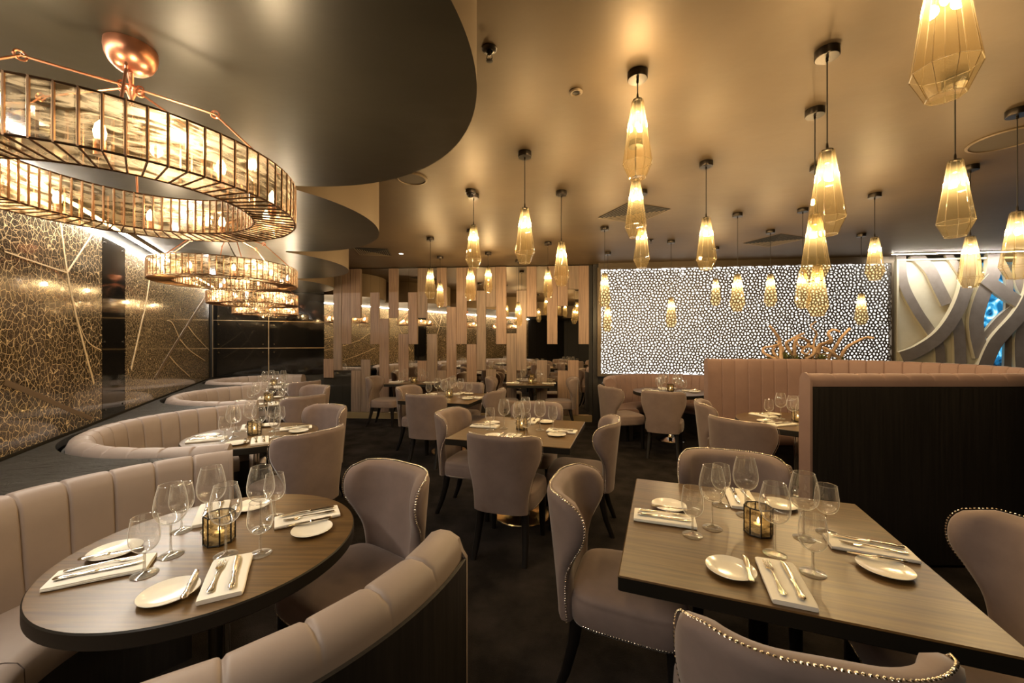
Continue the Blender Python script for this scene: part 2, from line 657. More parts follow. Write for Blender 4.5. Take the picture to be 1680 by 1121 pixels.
# --- left wall (runs away from the camera), black structure behind the glass panels
struct('wall_left', wall_box(W_LEFT, -9.0, 4.5, 0, HCEIL, -.25, -.02), 'dark')
struct('wall_right', MB().box((9.75, 1.5, HCEIL / 2), (.2, 13, HCEIL)), 'dark')
struct('wall_front', MB().box((4.5, -4.6, HCEIL / 2), (12, .2, HCEIL)), 'dark')
struct('wall_back', wall_box(W_WOOD, 0, W_WOOD[2], 0, HCEIL, -.25, -.03), 'dark')
struct('wall_end', wall_box(W_BLACK, -.3, W_BLACK[2], 0, HCEIL, -.25, -.03), 'dark')
struct('wall_screen', wall_box(W_SCREEN, -.06, W_SCREEN[2] + .03, 0, HCEIL, -.30, -.10), 'dark')
struct('wall_swirl', wall_box(W_SWIRL, 0, W_SWIRL[2], 0, HCEIL, -.40, -.22), 'dark')
struct('trim_1', wall_box(W_WOOD, W_WOOD[2] - .03, W_WOOD[2] + .06, 0, HCEIL, -.05, .06), 'black_wood')
# brass plinth under the wood and mirror wall
struct('baseboard_back', wall_box(W_WOOD, .15, W_WOOD[2] - .05, 0, .115, -.03, .07), 'plinth')
# dark strip between wall head and ceiling
struct('trim_2', wall_box(W_SCREEN, 0, W_SCREEN[2], 2.845, HCEIL, -.1, .06), 'dark_bronze')

# --- table / booth row frame
T1 = Vector((-1.11, 1.503))
ET = Vector((-.49, .872)).normalized()
EN = Vector((ET.y, -ET.x))
PITCH = 2.03
TB = [T1 + ET * (PITCH * i) for i in range(4)]
TB[1] = Vector((-2.109, 3.244))


def row(n, t):
    """plan point from row coordinates (n out of the wall, t along the row) about the first table"""
    return T1 + EN * n + ET * t


# --- scalloped lower ceiling
R_SC = 1.035
sc_t = [(TB[i] - T1).dot(ET) - .07 for i in range(4)]
sc_t = [sc_t[0] - 2 * PITCH, sc_t[0] - PITCH] + sc_t
sc_n = -.10


def soffit_edge(t):
    best = .30
    for c in sc_t:
        d = abs(t - c)
        if d < R_SC:
            best = max(best, sqrt(R_SC * R_SC - d * d))
    return sc_n + best


t, ts = sc_t[0] - R_SC + .02, []
while t < 6.95:
    ts.append(t)
    dm = min(abs(abs(t - c) - sqrt(R_SC ** 2 - .3 ** 2)) for c in sc_t)
    t += .02
b = MB()
vs, fs, mi = [], [], []
for t in ts:
    e = row(soffit_edge(t), t)
    # meet the left wall
    wdir, wp = W_LEFT[1], W_LEFT[0]
    base = row(0, t)
    # intersection of base + EN*x with the wall line
    den = EN.x * wdir.y - EN.y * wdir.x
    x = ((wp.x - base.x) * wdir.y - (wp.y - base.y) * wdir.x) / den
    w0 = base + EN * (x + .16)
    vs += [(w0.x, w0.y, ZS), (e.x, e.y, ZS), (e.x, e.y, HCEIL - .001), (w0.x, w0.y, HCEIL - .001)]
for k in range(len(ts) - 1):
    a, c = 4 * k, 4 * k + 4
    for i in range(4):
        j = (i + 1) % 4
        fs.append((a + i, a + j, c + j, c + i))
        mi.append(1 if i == 1 else 0)
b.add(vs, fs)
b.mi = mi
struct('ceiling_scalloped', b, ['soffit', 'fascia'], sharp=30)
# recessed slot light over the leaf panels
slot = MB()
wall_box(W_LEFT, -6.0, 4.3, ZS + .06, ZS + .10, .0, .17, slot)
struct('trim_3', slot, 'soffit')

# --- LED strip of the wall slot
led = thing('led_strip_light', 'white light strip in the ceiling slot above the leaf patterned glass wall', 'strip light')
part('strip', wall_box(W_LEFT, -5.5, 4.2, ZS - .022, ZS - .010, .085, .105), 'led', led)
part('housing', wall_box(W_LEFT, -5.5, 4.2, ZS - .010, ZS + .058, .075, .115), 'bronze', led)


# --- leaf glass panels on the left wall
def local_box(s0, s1, z0, z1, y0, y1, mb=None):
    mb = mb or MB()
    mb.box(((s0 + s1) / 2, (y0 + y1) / 2, (z0 + z1) / 2), (s1 - s0, abs(y1 - y0), z1 - z0))
    return mb


WL, WLR = wall_frame(W_LEFT)
ZP0, ZP1 = .862, 2.40


def vein_mesh(pxs, width):
    """a raised printed vein through wall points given by pixels"""
    mb = MB()
    for pts, w0, w1 in pxs:
        sp = [Vector((q[0], min(max(q[1], ZP0 + .03), ZP1 - .02))) for q in (on_wall(W_LEFT, *p) for p in pts)]
        sm = spline(sp, 6)
        L, Rr = [], []
        for k, p in enumerate(sm):
            d = (sm[min(k + 1, len(sm) - 1)] - sm[max(k - 1, 0)]).normalized()
            n = Vector((-d.y, d.x)) * (w0 + (w1 - w0) * k / (len(sm) - 1)) * .5
            L.append(p + n)
            Rr.append(p - n)
        vs = [(q.x, -.0125, q.y) for q in L] + [(q.x, -.0125, q.y) for q in Rr]
        vs += [(q.x, -.0098, q.y) for q in L] + [(q.x, -.0098, q.y) for q in Rr]
        m = len(sm)
        fs = []
        for k in range(m - 1):
            fs += [(k, k + 1, m + k + 1, m + k), (k, 2 * m + k, 2 * m + k + 1, k + 1), (m + k, m + k + 1, 3 * m + k + 1, 3 * m + k)]
        mb.add(vs, fs)
    return mb


s_a, s_b, s_c = 0.0, .474, 4.12
p = thing('leaf_glass_panel', 'large glossy brown glass wall panel with coarse gold leaf veins nearest the camera', 'wall panel', WL, WLR)
part('glass_sheet', local_box(-5.6, s_a - .004, ZP0, ZP1, -.010, .0), 'leaf', p)
part('leaf_vein', vein_mesh([
    ([(95, 360), (107, 447), (123, 524), (151, 630)], .012, .022),
    ([(152, 376), (130, 412), (107, 447)], .010, .012),
    ([(2, 412), (60, 432), (106, 447)], .007, .010),
    ([(123, 524), (140, 560), (163, 575)], .006, .008)], .01), 'vein', p)
part('leaf_midrib', vein_mesh([([(2, 627), (50, 646), (100, 668), (148, 697)], .034, .030)], .03), 'vein_dark', p)
p = thing('dark_glass_panel', 'narrow plain dark glass panel between the two leaf patterned wall panels', 'wall panel', WL, WLR)
part('glass_sheet', local_box(s_a + .004, s_b - .004, ZP0, ZP1, -.010, .0), 'black_gloss', p)
bb = MB()
for s in (s_a + .05, s_b - .05):
    for z in (.93, 1.5, 2.33):
        bb.tube([(s, -.009, z), (s, -.017, z)], .009, 10)
part('fixing_stud', bb, 'chrome', p)
p = thing('leaf_glass_panel', 'far glossy brown glass wall panel with very fine gold leaf veins', 'wall panel', WL, WLR)
part('glass_sheet', local_box(s_b + .004, s_c, ZP0, ZP1, -.010, .0), 'leaf_fine', p)
part('leaf_vein', vein_mesh([
    ([(247, 432), (237, 501), (230, 531), (213, 607)], .018, .024),
    ([(293, 556), (310, 575), (335, 592)], .014, .010),
    ([(306, 534), (320, 552), (342, 575)], .014, .010),
    ([(293, 556), (281, 530), (272, 526)], .014, .010),
    ([(275, 583), (290, 600), (310, 618)], .014, .010)], .02), 'vein', p)
part('leaf_midrib', vein_mesh([([(342, 478), (306, 534), (275, 583), (252, 622)], .05, .04)], .04), 'vein_dark', p)

# --- black panels with bronze seams closing the row
WB, WBR = wall_frame(W_BLACK)
p = thing('black_panel_wall', 'glossy black wall panels with thin bronze seams behind the farthest booth', 'wall panel', WB, WBR)
LB = W_BLACK[2]
part('gloss_panel', local_box(0, LB, .86, 2.44, -.012, 0), 'black_gloss', p)
sm = MB()
sb = on_wall(W_BLACK, 441, 560)[0]
for z in (1.375, 1.885):
    local_box(0, LB, z - .006, z + .006, -.017, -.010, sm)
for s in (.01, sb):
    local_box(s - .006, s + .006, .86, 2.44, -.0175, -.010, sm)
part('seam_strip', sm, 'bronze', p)
bb = MB()
for s in (.10, sb - .09, sb + .09):
    for z in (1.30, 1.45, 1.81, 1.96):
        bb.tube([(s, -.011, z), (s, -.02, z)], .012, 10)
part('fixing_stud', bb, 'chrome', p)

# --- wood and mirror wall
WW, WWR = wall_frame(W_WOOD)
TOP, BOT = 430, 676
cols = [  # px0, px1, [(y0, y1, kind)]  kind: w wood, m mirror, d dark mirror
    (532, 548, [(440, 589, 'm'), (589, 620, 'w'), (620, BOT, 'd')]),
    (548, 561.5, [(440, 608, 'w'), (608, BOT, 'd')]),
    (561.5, 577, [(438, 565, 'w'), (565, 608, 'm'), (608, BOT, 'd')]),
    (577, 593, [(438, 522, 'w'), (522, 608, 'm'), (608, BOT, 'w')]),
    (593, 608, [(438, 590, 'm'), (590, BOT, 'w')]),
    (608, 623, [(438, 480, 'm'), (480, 565, 'w'), (565, BOT, 'm')]),
    (623, 638.5, [(437, 523, 'm'), (523, BOT, 'w')]),
    (638.5, 654, [(437, 522, 'w'), (522, BOT, 'm')]),
    (654, 670.5, [(437, 548, 'm'), (548, BOT, 'w')]),
    (670.5, 685.5, [(436, 480, 'm'), (480, 565, 'w'), (565, BOT, 'm')]),
    (685.5, 701.5, [(436, 522, 'w'), (522, 592, 'm'), (592, BOT, 'w')]),
    (701.5, 717.5, [(436, 548, 'm'), (548, BOT, 'w')]),
    (717.5, 733, [(435, 504, 'w'), (504, 608, 'm'), (608, BOT, 'w')]),
    (733, 749, [(435, 504, 'm'), (504, BOT, 'w')]),
    (749, 766, [(434, 565, 'w'), (565, BOT, 'm')]),
    (766, 782, [(434, 494, 'w'), (494, 565, 'm'), (565, BOT, 'w')]),
    (782, 797.5, [(434, 477, 'm'), (477, 608, 'w'), (608, BOT, 'm')]),
    (797.5, 814, [(433, 504, 'w'), (504, 606, 'm'), (606, BOT, 'w')]),
    (814, 831, [(433, 565, 'w'), (565, BOT, 'm')]),
    (831, 847.5, [(433, 547, 'm'), (547, BOT, 'w')]),
    (847.5, 864, [(432, 477, 'm'), (477, 608, 'w'), (608, BOT, 'm')]),
    (864, 880.5, [(432, 520, 'w'), (520, BOT, 'm')]),
    (880.5, 897.5, [(432, 591, 'm'), (591, BOT, 'w')]),
    (897.5, 914.5, [(431, 565, 'w'), (565, BOT, 'm')]),
    (914.5, 931.5, [(431, 503, 'w'), (503, 608, 'm'), (608, BOT, 'w')]),
    (931.5, 949, [(431, 475, 'w'), (475, 591, 'm'), (591, BOT, 'w')]),
    (949, 966, [(430, 565, 'w'), (565, BOT, 'm')]),
]
pan = thing('wood_mirror_panelling', 'wall panelling of staggered upright oak planks and bronze mirror strips', 'wall panelling', WW, WWR)
for x0, x1, segs in cols:
    s0 = on_wall(W_WOOD, x0, 560)[0]
    s1 = on_wall(W_WOOD, x1, 560)[0]
    for k, (y0, y1, kd) in enumerate(segs):
        z1 = 2.925 if k == 0 else on_wall(W_WOOD, (x0 + x1) / 2, y0)[1]
        z0 = .118 if y1 == BOT else on_wall(W_WOOD, (x0 + x1) / 2, y1)[1]
        if kd == 'w':
            proud = random.choice((.022, .03, .04))
            o = part('oak_plank', MB().box(((s0 + s1) / 2, -proud / 2, (z0 + z1) / 2), (s1 - s0 - .003, proud, z1 - z0 - .002), bevel=.003), random.choice(('oak', 'oak', 'oak_grey')), pan)
        else:
            part('mirror_strip', local_box(s0 + .001, s1 - .001, z0 + .001, z1 - .001, -.006, 0), 'mirror' if kd == 'm' else 'dark_mirror', pan)

# ------------------------------------------------------------------ lattice screen (back-lit)
WS, WSR = wall_frame(W_SCREEN)
LS = W_SCREEN[2]
scr = thing('lattice_screen', 'large backlit wall screen of dark pebble shaped lattice cells', 'screen', WS, WSR)
part('backlight', local_box(.03, LS - .03, .90, 2.84, -.012, 0), 'backlight', scr)
e = MB()
local_box(.05, LS - .05, 2.795, 2.82, -.03, -.015, e)
local_box(.05, LS - .05, .915, .935, -.03, -.015, e)
part('edge_light', e, 'backlight_edge', scr)
fr = MB()
local_box(-.02, .045, .86, 2.86, -.085, .02, fr)
local_box(LS - .065, LS - .03, .86, 2.86, -.085, .02, fr)
local_box(.045, LS - .065, .86, .905, -.085, .02, fr)
local_box(.045, LS - .065, 2.825, 2.86, -.085, .02, fr)
part('frame', fr, 'dark_bronze', scr)


def lattice(x0, x1, z0, z1, pitch, y0, y1):
    pts = []
    r = 0
    z = z0 - 2 * pitch
    while z < z1 + 2 * pitch:
        x = x0 - 2 * pitch + (pitch / 2 if r % 2 else 0)
        while x < x1 + 2 * pitch:
            pts.append(Vector((x + random.uniform(-.36, .36) * pitch, z + random.uniform(-.36, .36) * pitch)))
            x += pitch
        z += pitch * .88
        r += 1
    res = delaunay_2d_cdt(pts, [], [], 0, 1e-7)
    vv, ff = res[0], res[2]
    cen, inc = [], {}
    for k, f in enumerate(ff):
        a, b_, c = (vv[i] for i in f)
        d = 2 * (a.x * (b_.y - c.y) + b_.x * (c.y - a.y) + c.x * (a.y - b_.y))
        if abs(d) < 1e-12:
            cen.append((a + b_ + c) / 3)
        else:
            ux = (a.length_squared * (b_.y - c.y) + b_.length_squared * (c.y - a.y) + c.length_squared * (a.y - b_.y)) / d
            uy = (a.length_squared * (c.x - b_.x) + b_.length_squared * (a.x - c.x) + c.length_squared * (b_.x - a.x)) / d
            cen.append(Vector((ux, uy)))
        for i in f:
            inc.setdefault(i, []).append(k)
    V, FC = [], []

    def clampp(q):
        return Vector((min(max(q.x, x0), x1), min(max(q.y, z0), z1)))
    for i, ks in inc.items():
        s = vv[i]
        if not (x0 < s.x < x1 and z0 < s.y < z1):
            continue
        poly = sorted((clampp(cen[k]) for k in ks), key=lambda q: atan2(q.y - s.y, q.x - s.x))
        # drop near-duplicates
        pl = []
        for q in poly:
            if not pl or (q - pl[-1]).length > pitch * .08:
                pl.append(q)
        if len(pl) > 1 and (pl[0] - pl[-1]).length < pitch * .08:
            pl.pop()
        n = len(pl)
        if n < 4:
            continue
        c0 = sum(pl, Vector((0, 0))) / n
        inn = []
        sh = []
        for q in pl:
            d = q - c0
            L = max(d.length, 1e-6)
            sh.append(c0 + d * max(.3, (L - .0128) / L))
        for k in range(n):
            a, b_, c = sh[k - 1], sh[k], sh[(k + 1) % n]
            inn += [b_.lerp(a, .27), b_.lerp(c, .27)]
        o = len(V)
        V += [(q.x, y0, q.y) for q in pl]
        V += [(q.x, y0, q.y) for q in inn]
        V += [(q.x, y1, q.y) for q in inn]
        for k in range(n):
            j = (k + 1) % n
            FC.append((o + k, o + n + 2 * k, o + n + 2 * k + 1))
            FC.append((o + k, o + n + 2 * k + 1, o + n + 2 * j, o + j))
        m = 2 * n
        for k in range(m):
            j = (k + 1) % m
            FC.append((o + n + k, o + n + m + k, o + n + m + j, o + n + j))
    me = bpy.data.meshes.new('lattice')
    me.from_pydata(V, [], FC)
    me.materials.append(MAT['lattice'])
    me.update()
    return me


link('lattice_sheet', lattice(.045, LS - .065, .905, 2.825, .056, -.075, -.062), scr)

# ------------------------------------------------------------------ swirl screen with blue lit window
WV, WVR = wall_frame(W_SWIRL)
LV = W_SWIRL[2]
sw = thing('swirl_screen', 'wall screen of overlapping curved mauve bands beside the pebble lattice screen', 'screen', WV, WVR)


def zpt(x, y):   # point of the zoomed detail -> wall coordinates
    return Vector(on_wall(W_SWIRL, 1440 + x / 5.096, 390 + y / 5.096))


xs = zpt(868, 500).x
part('backing_panel', local_box(0.02, xs, .60, 2.86, .0, .012), 'swirl_back', sw)
fr = MB()
local_box(.0, .035, .5, 2.89, -.06, .02, fr)
local_box(.035, LV - .02, 2.86, 2.89, -.06, .02, fr)
part('frame', fr, 'band_edge', sw)
struct('window_1', local_box(xs + .004, LV - .02, .60, 2.84, .16, .17), 'sea', None, WV, WVR)


def band(pts, w, y0, y1, name='curved_band'):
    sp = spline([zpt(*q) for q in pts], 8)
    L, Rr = [], []
    for k, q in enumerate(sp):
        d = (sp[min(k + 1, len(sp) - 1)] - sp[max(k - 1, 0)]).normalized()
        n = Vector((-d.y, d.x)) * w * .5
        L.append(q + n)
        Rr.append(q - n)
    m = len(sp)
    mb = MB()
    vs = []
    for y in (y0, y1):
        vs += [(q.x, y, q.y) for q in L] + [(q.x, y, q.y) for q in Rr]
    # front face
    mb.cur = 0
    mb.add(vs, [(k, k + 1, m + k + 1, m + k) for k in range(m - 1)])
    b0 = 0
    mb.cur = 1
    fs = []
    for k in range(m - 1):
        fs += [(k, 2 * m + k, 2 * m + k + 1, k + 1), (m + k, m + k + 1, 3 * m + k + 1, 3 * m + k),
               (2 * m + k, 3 * m + k, 3 * m + k + 1, 2 * m + k + 1)]
    fs += [(0, m, 3 * m, 2 * m), (m - 1, 3 * m - 1, 4 * m - 1, 2 * m - 1)]
    for f in fs:
        mb.f.append(f)
        mb.mi.append(1)
    part(name, mb, ['band', 'band_edge'], sw, sharp=20)


wz = .0245 * .56   # metres per zoom pixel, roughly
PXM = (zpt(500, 500) - zpt(400, 500)).length / 100
band([(175, 140), (195, 380), (300, 600), (420, 780), (490, 900), (505, 1080)], 82 * PXM, -.05, -.005)
band([(285, 140), (410, 260), (490, 420), (560, 560)], 100 * PXM, -.045, -.004)
band([(570, 140), (640, 240), (700, 330)], 60 * PXM, -.043, -.003)
band([(610, 640), (655, 800), (665, 1080)], 98 * PXM, -.055, -.006)
band([(945, 120), (930, 300), (850, 470), (795, 650), (795, 800), (840, 1000)], 120 * PXM, -.07, -.007)
band([(850, 345), (1000, 455), (1190, 580)], 108 * PXM, -.085, -.03)
band([(1000, 180), (1075, 350), (1075, 640), (1065, 1080)], 60 * PXM, -.04, -.002)
band([(870, 830), (990, 690), (1110, 590)], 62 * PXM, -.05, -.002)
band([(1180, 120), (1160, 350), (1215, 480), (1300, 600)], 90 * PXM, -.06, -.01)
band([(1165, 1090), (1165, 820), (1260, 640), (1420, 560)], 108 * PXM, -.075, -.012)
band([(830, 1100), (930, 880), (1120, 660), (1220, 480), (1250, 300), (1240, 120)], 112 * PXM, -.11, -.04)
band([(150, 1000), (300, 940), (470, 820), (600, 640), (685, 420), (725, 120)], 105 * PXM, -.12, -.05)
led = thing('led_strip_light', 'white light strip along the ceiling above the swirl screen', 'strip light', WV, WVR)
part('strip', local_box(-.25, LV - .1, 2.918, 2.923, -.32, -.295), 'led_swirl', led)
part('housing', local_box(-.25, LV - .1, 2.923, 2.938, -.33, -.285), 'band_edge', led)

# ================================================================== BOOTHS
UPH = [(0.006, .30), (.004, .60), (.004, .82), (.018, .857), (.05, .874), (.085, .876), (.118, .862), (.138, .825),
       (.150, .74), (.160, .62), (.175, .50), (.185, .43), (.10, .41), (.05, .30)]
PUF = [(0, 0), (0, 0), (0, .15), (0, .55), (0, .8), (0, .9), (.55, .6), (1, .2), (1, 0), (1, 0), (.9, 0), (.6, 0), (0, 0), (0, 0)]


def seat_profile(a, b_, z0, z1):
    return [(a, z0), (b_ - .02, z0), (b_ - .004, z0 + .01), (b_, z0 + .05), (b_ - .002, z1 - .035), (b_ - .018, z1 - .010),
            (b_ - .05, z1), (b_ - .2, z1 + .006), (a + .05, z1), (a, z1 - .02)]


def booth_path(c, ph0, ph1, a=1.0, bw=1.04, bf=.97, af=None):
    pts = []
    n = 90
    for k in range(n + 1):
        ph = radians(ph0 + (ph1 - ph0) * k / n)
        bb = bw if cos(ph) < 0 else bf
        aa = a
        q = c + EN * (bb * cos(ph)) + ET * (aa * sin(ph))
        pts.append(q)
    return pts


def end_cap(parent, p, d, side, prof, mat, name='end_trim', th=.016, z_lo=.02, wdt=.15):
    """upright trim closing the open end of a booth arm"""
    nn = Vector((-d.y, d.x)) * side
    mb = MB()
    vs = []
    loop = [(-.010, z_lo), (-.010, .80)] + UPH[2:11] + [(.175, z_lo)]
    if prof is not None:
        loop = prof
    for dd in (0, th):
        for o, z in loop:
            q = p + nn * o + d * dd
            vs.append((q.x, q.y, z))
    m = len(loop)
    fs = [tuple(range(m)), tuple(range(2 * m - 1, m - 1, -1))]
    for i in range(m):
        j = (i + 1) % m
        fs.append((i, j, m + j, m + i))
    mb.add(vs, fs)
    return part(name, mb, mat, parent)


def booth(label, c, ph0, ph1, a=.985, bw=1.04, bf=.97, arm_panel=False):
    r = thing('banquette_booth', label, 'booth', (c.x, c.y, 0))
    o = Vector((0, 0))
    path = booth_path(o, ph0, ph1, a, bw, bf)
    part('back_upholstery', sweep(path, 1, UPH, .016, channel=.172, puff=PUF), 'booth', r, sharp=60)
    mid = booth_path(o, ph0 + 12, ph1 - 12, a, bw, bf)
    part('seat_cushion', sweep(mid, 1, seat_profile(.168, .535, .33, .465), .03, channel=.55,
                               puff=[(0, 0), (0, 0), (.3, 0), (.5, 0), (.5, .3), (.5, .6), (0, 1), (0, 1), (0, 1), (0, 0)], depth=.010), 'booth', r, sharp=60)
    part('base', sweep(mid, 1, [(.012, .0), (.44, .0), (.44, .325), (.012, .325)], .05), 'black_wood', r)
    pts, L = resample(path, .05)
    part('outer_panel', sweep(path, 1, [(-.012, .02), (.0, .02), (.0, .80), (-.012, .80)], .04), 'black_wood', r)
    d1 = (pts[-1] - pts[-2]).normalized()
    d0 = (pts[0] - pts[1]).normalized()
    end_cap(r, pts[-1], d1, 1, None, 'booth')
    end_cap(r, pts[0], d0, -1, None, 'booth')
    return r


booth('curved mauve booth nearest the camera with a black outer arm panel', TB[0], 94, 318, bw=1.06, a=.985)
booth('curved mauve booth around the second round table from the camera', TB[1], 94, 265)
booth('curved mauve booth around the third round table from the camera', TB[2], 94, 265, bw=1.0)
booth('farthest curved mauve booth in front of the glossy black panels', TB[3], 52, 265, a=.80, bw=.95, bf=.80)

# black textured ledge between booth backs and the leaf wall
b = MB()
vs, fs = [], []
tt = [-.98 + .01 * k for k in range(int((6.75 + .98) / .01))]
ct = [(q - T1).dot(ET) for q in TB]
cn = [(q - T1).dot(EN) for q in TB]
bws = [1.06, 1.04, 1.0, .95]
aas = [.985, .985, .985, .80]
for t in tt:
    lo = 0.0
    for c, n_, bw, aa in zip(ct, cn, bws, aas):
        q = abs(t - c) / (aa + .035)
        if q < 1:
            lo = min(lo, n_ - (bw + .035) * sqrt(1 - q * q))
    lo = min(lo, -.06)
    base = row(0, t)
    wdir, wp = W_LEFT[1], W_LEFT[0]
    den = EN.x * wdir.y - EN.y * wdir.x
    x = ((wp.x - base.x) * wdir.y - (wp.y - base.y) * wdir.x) / den + .022
    w0, e = row(x, t), row(max(lo, x + .01), t)
    vs += [(w0.x, w0.y, .80), (e.x, e.y, .80), (e.x, e.y, .845), (w0.x, w0.y, .845)]
for k in range(len(tt) - 1):
    a, c = 4 * k, 4 * k + 4
    for i in range(4):
        j = (i + 1) % 4
        fs.append((a + i, a + j, c + j, c + i))
n = len(vs)
fs += [(0, 1, 2, 3), (n - 1, n - 2, n - 3, n - 4)]
b.add(vs, fs)
tag(part('ledge_top', b, 'ledge', None), 'black textured ledge between the booth backs and the leaf glass wall', 'ledge')

# --- booth under the lattice screen
CF = Vector((2.45, 5.98))
path = [Vector((-1.03, .05))] + [Vector((1.03 * cos(radians(180 - k * 2)), .12 + 1.0 * sin(radians(180 - k * 2)))) for k in range(91)] + [Vector((1.03, .05))]
r = thing('banquette_booth', 'low curved pink-lit booth below the backlit lattice screen', 'booth', (CF.x, CF.y, 0))
UPF = [(o, z * .93 / .876 if z > .5 else z) for o, z in UPH]
part('back_upholstery', sweep(path, -1, UPF, .016, channel=.15, puff=PUF), 'pink', r, sharp=60)
part('seat_cushion', sweep(path, -1, seat_profile(.168, .52, .33, .465), .03), 'pink', r, sharp=60)
part('base', sweep(path, -1, [(.012, .0), (.42, .0), (.42, .325), (.012, .325)], .05), 'black_wood', r)
part('outer_panel', sweep(path, -1, [(-.012, .02), (.0, .02), (.0, .84), (-.012, .84)], .04), 'black_wood', r)
capf = [(-.012, .12), (-.012, .85), (.002, .912), (.05, .938), (.085, .94), (.128, .92), (.15, .87), (.158, .72), (.17, .5), (.17, .12)]
end_cap(r, path[0], Vector((0, -1)), 1, capf, 'pink')
end_cap(r, path[-1], Vector((0, -1)), -1, capf, 'pink')

# --- tall booth on the right with black outside
ZB = 1.285
cg = Vector((3.2, 3.81))
path = [Vector((2.44, 5.0)), Vector((2.8, 5.0))]
path += [cg + Vector((1.19 * sin(radians(k * 3)), 1.19 * cos(radians(k * 3)))) for k in range(61)]
path += [Vector((2.6, 2.62)), Vector((1.985, 2.62))]
r = thing('tall_booth', 'tall curved pink-lit booth with black oak outside and padded top edge', 'booth', (0, 0, 0))
UPG = [(.004, 1.20), (.004, 1.235), (.012, 1.262), (.03, 1.280), (.05, ZB), (.072, 1.278), (.088, 1.25),
       (.094, 1.10), (.098, .85), (.104, .62), (.11, .50), (.12, .43), (.08, .41), (.05, .60), (.03, 1.19)]
PUG = [(0, 0), (0, .1), (0, .5), (0, .7), (0, .7), (.5, .5), (1, .2), (1, 0), (1, 0), (1, 0), (1, 0), (.5, 0), (0, 0), (0, 0), (0, 0)]
part('back_upholstery', sweep(path, -1, UPG, .016, channel=.163, puff=PUG), 'pink', r, sharp=60)
part('outer_panel', sweep(path, -1, [(.0, .02), (.025, .02), (.025, 1.195), (.0, 1.195)], .05), 'black_wood', r)
mid = [Vector((2.6, 5.0))] + path[1:-1] + [Vector((2.42, 2.62))]
part('seat_cushion', sweep(mid, -1, seat_profile(.168, .56, .33, .465), .03), 'pink', r, sharp=60)
part('base', sweep(mid, -1, [(.03, .0), (.46, .0), (.46, .325), (.03, .325)], .05), 'black_wood', r)
capg = [(-.004, .02), (-.004, 1.24), (.008, 1.27), (.03, 1.287), (.05, 1.292), (.076, 1.285), (.094, 1.25), (.10, 1.1), (.10, .02)]
end_cap(r, path[-1], Vector((-1, 0)), -1, capg, 'pink')
end_cap(r, path[0], Vector((-1, 0)), 1, capg, 'pink')

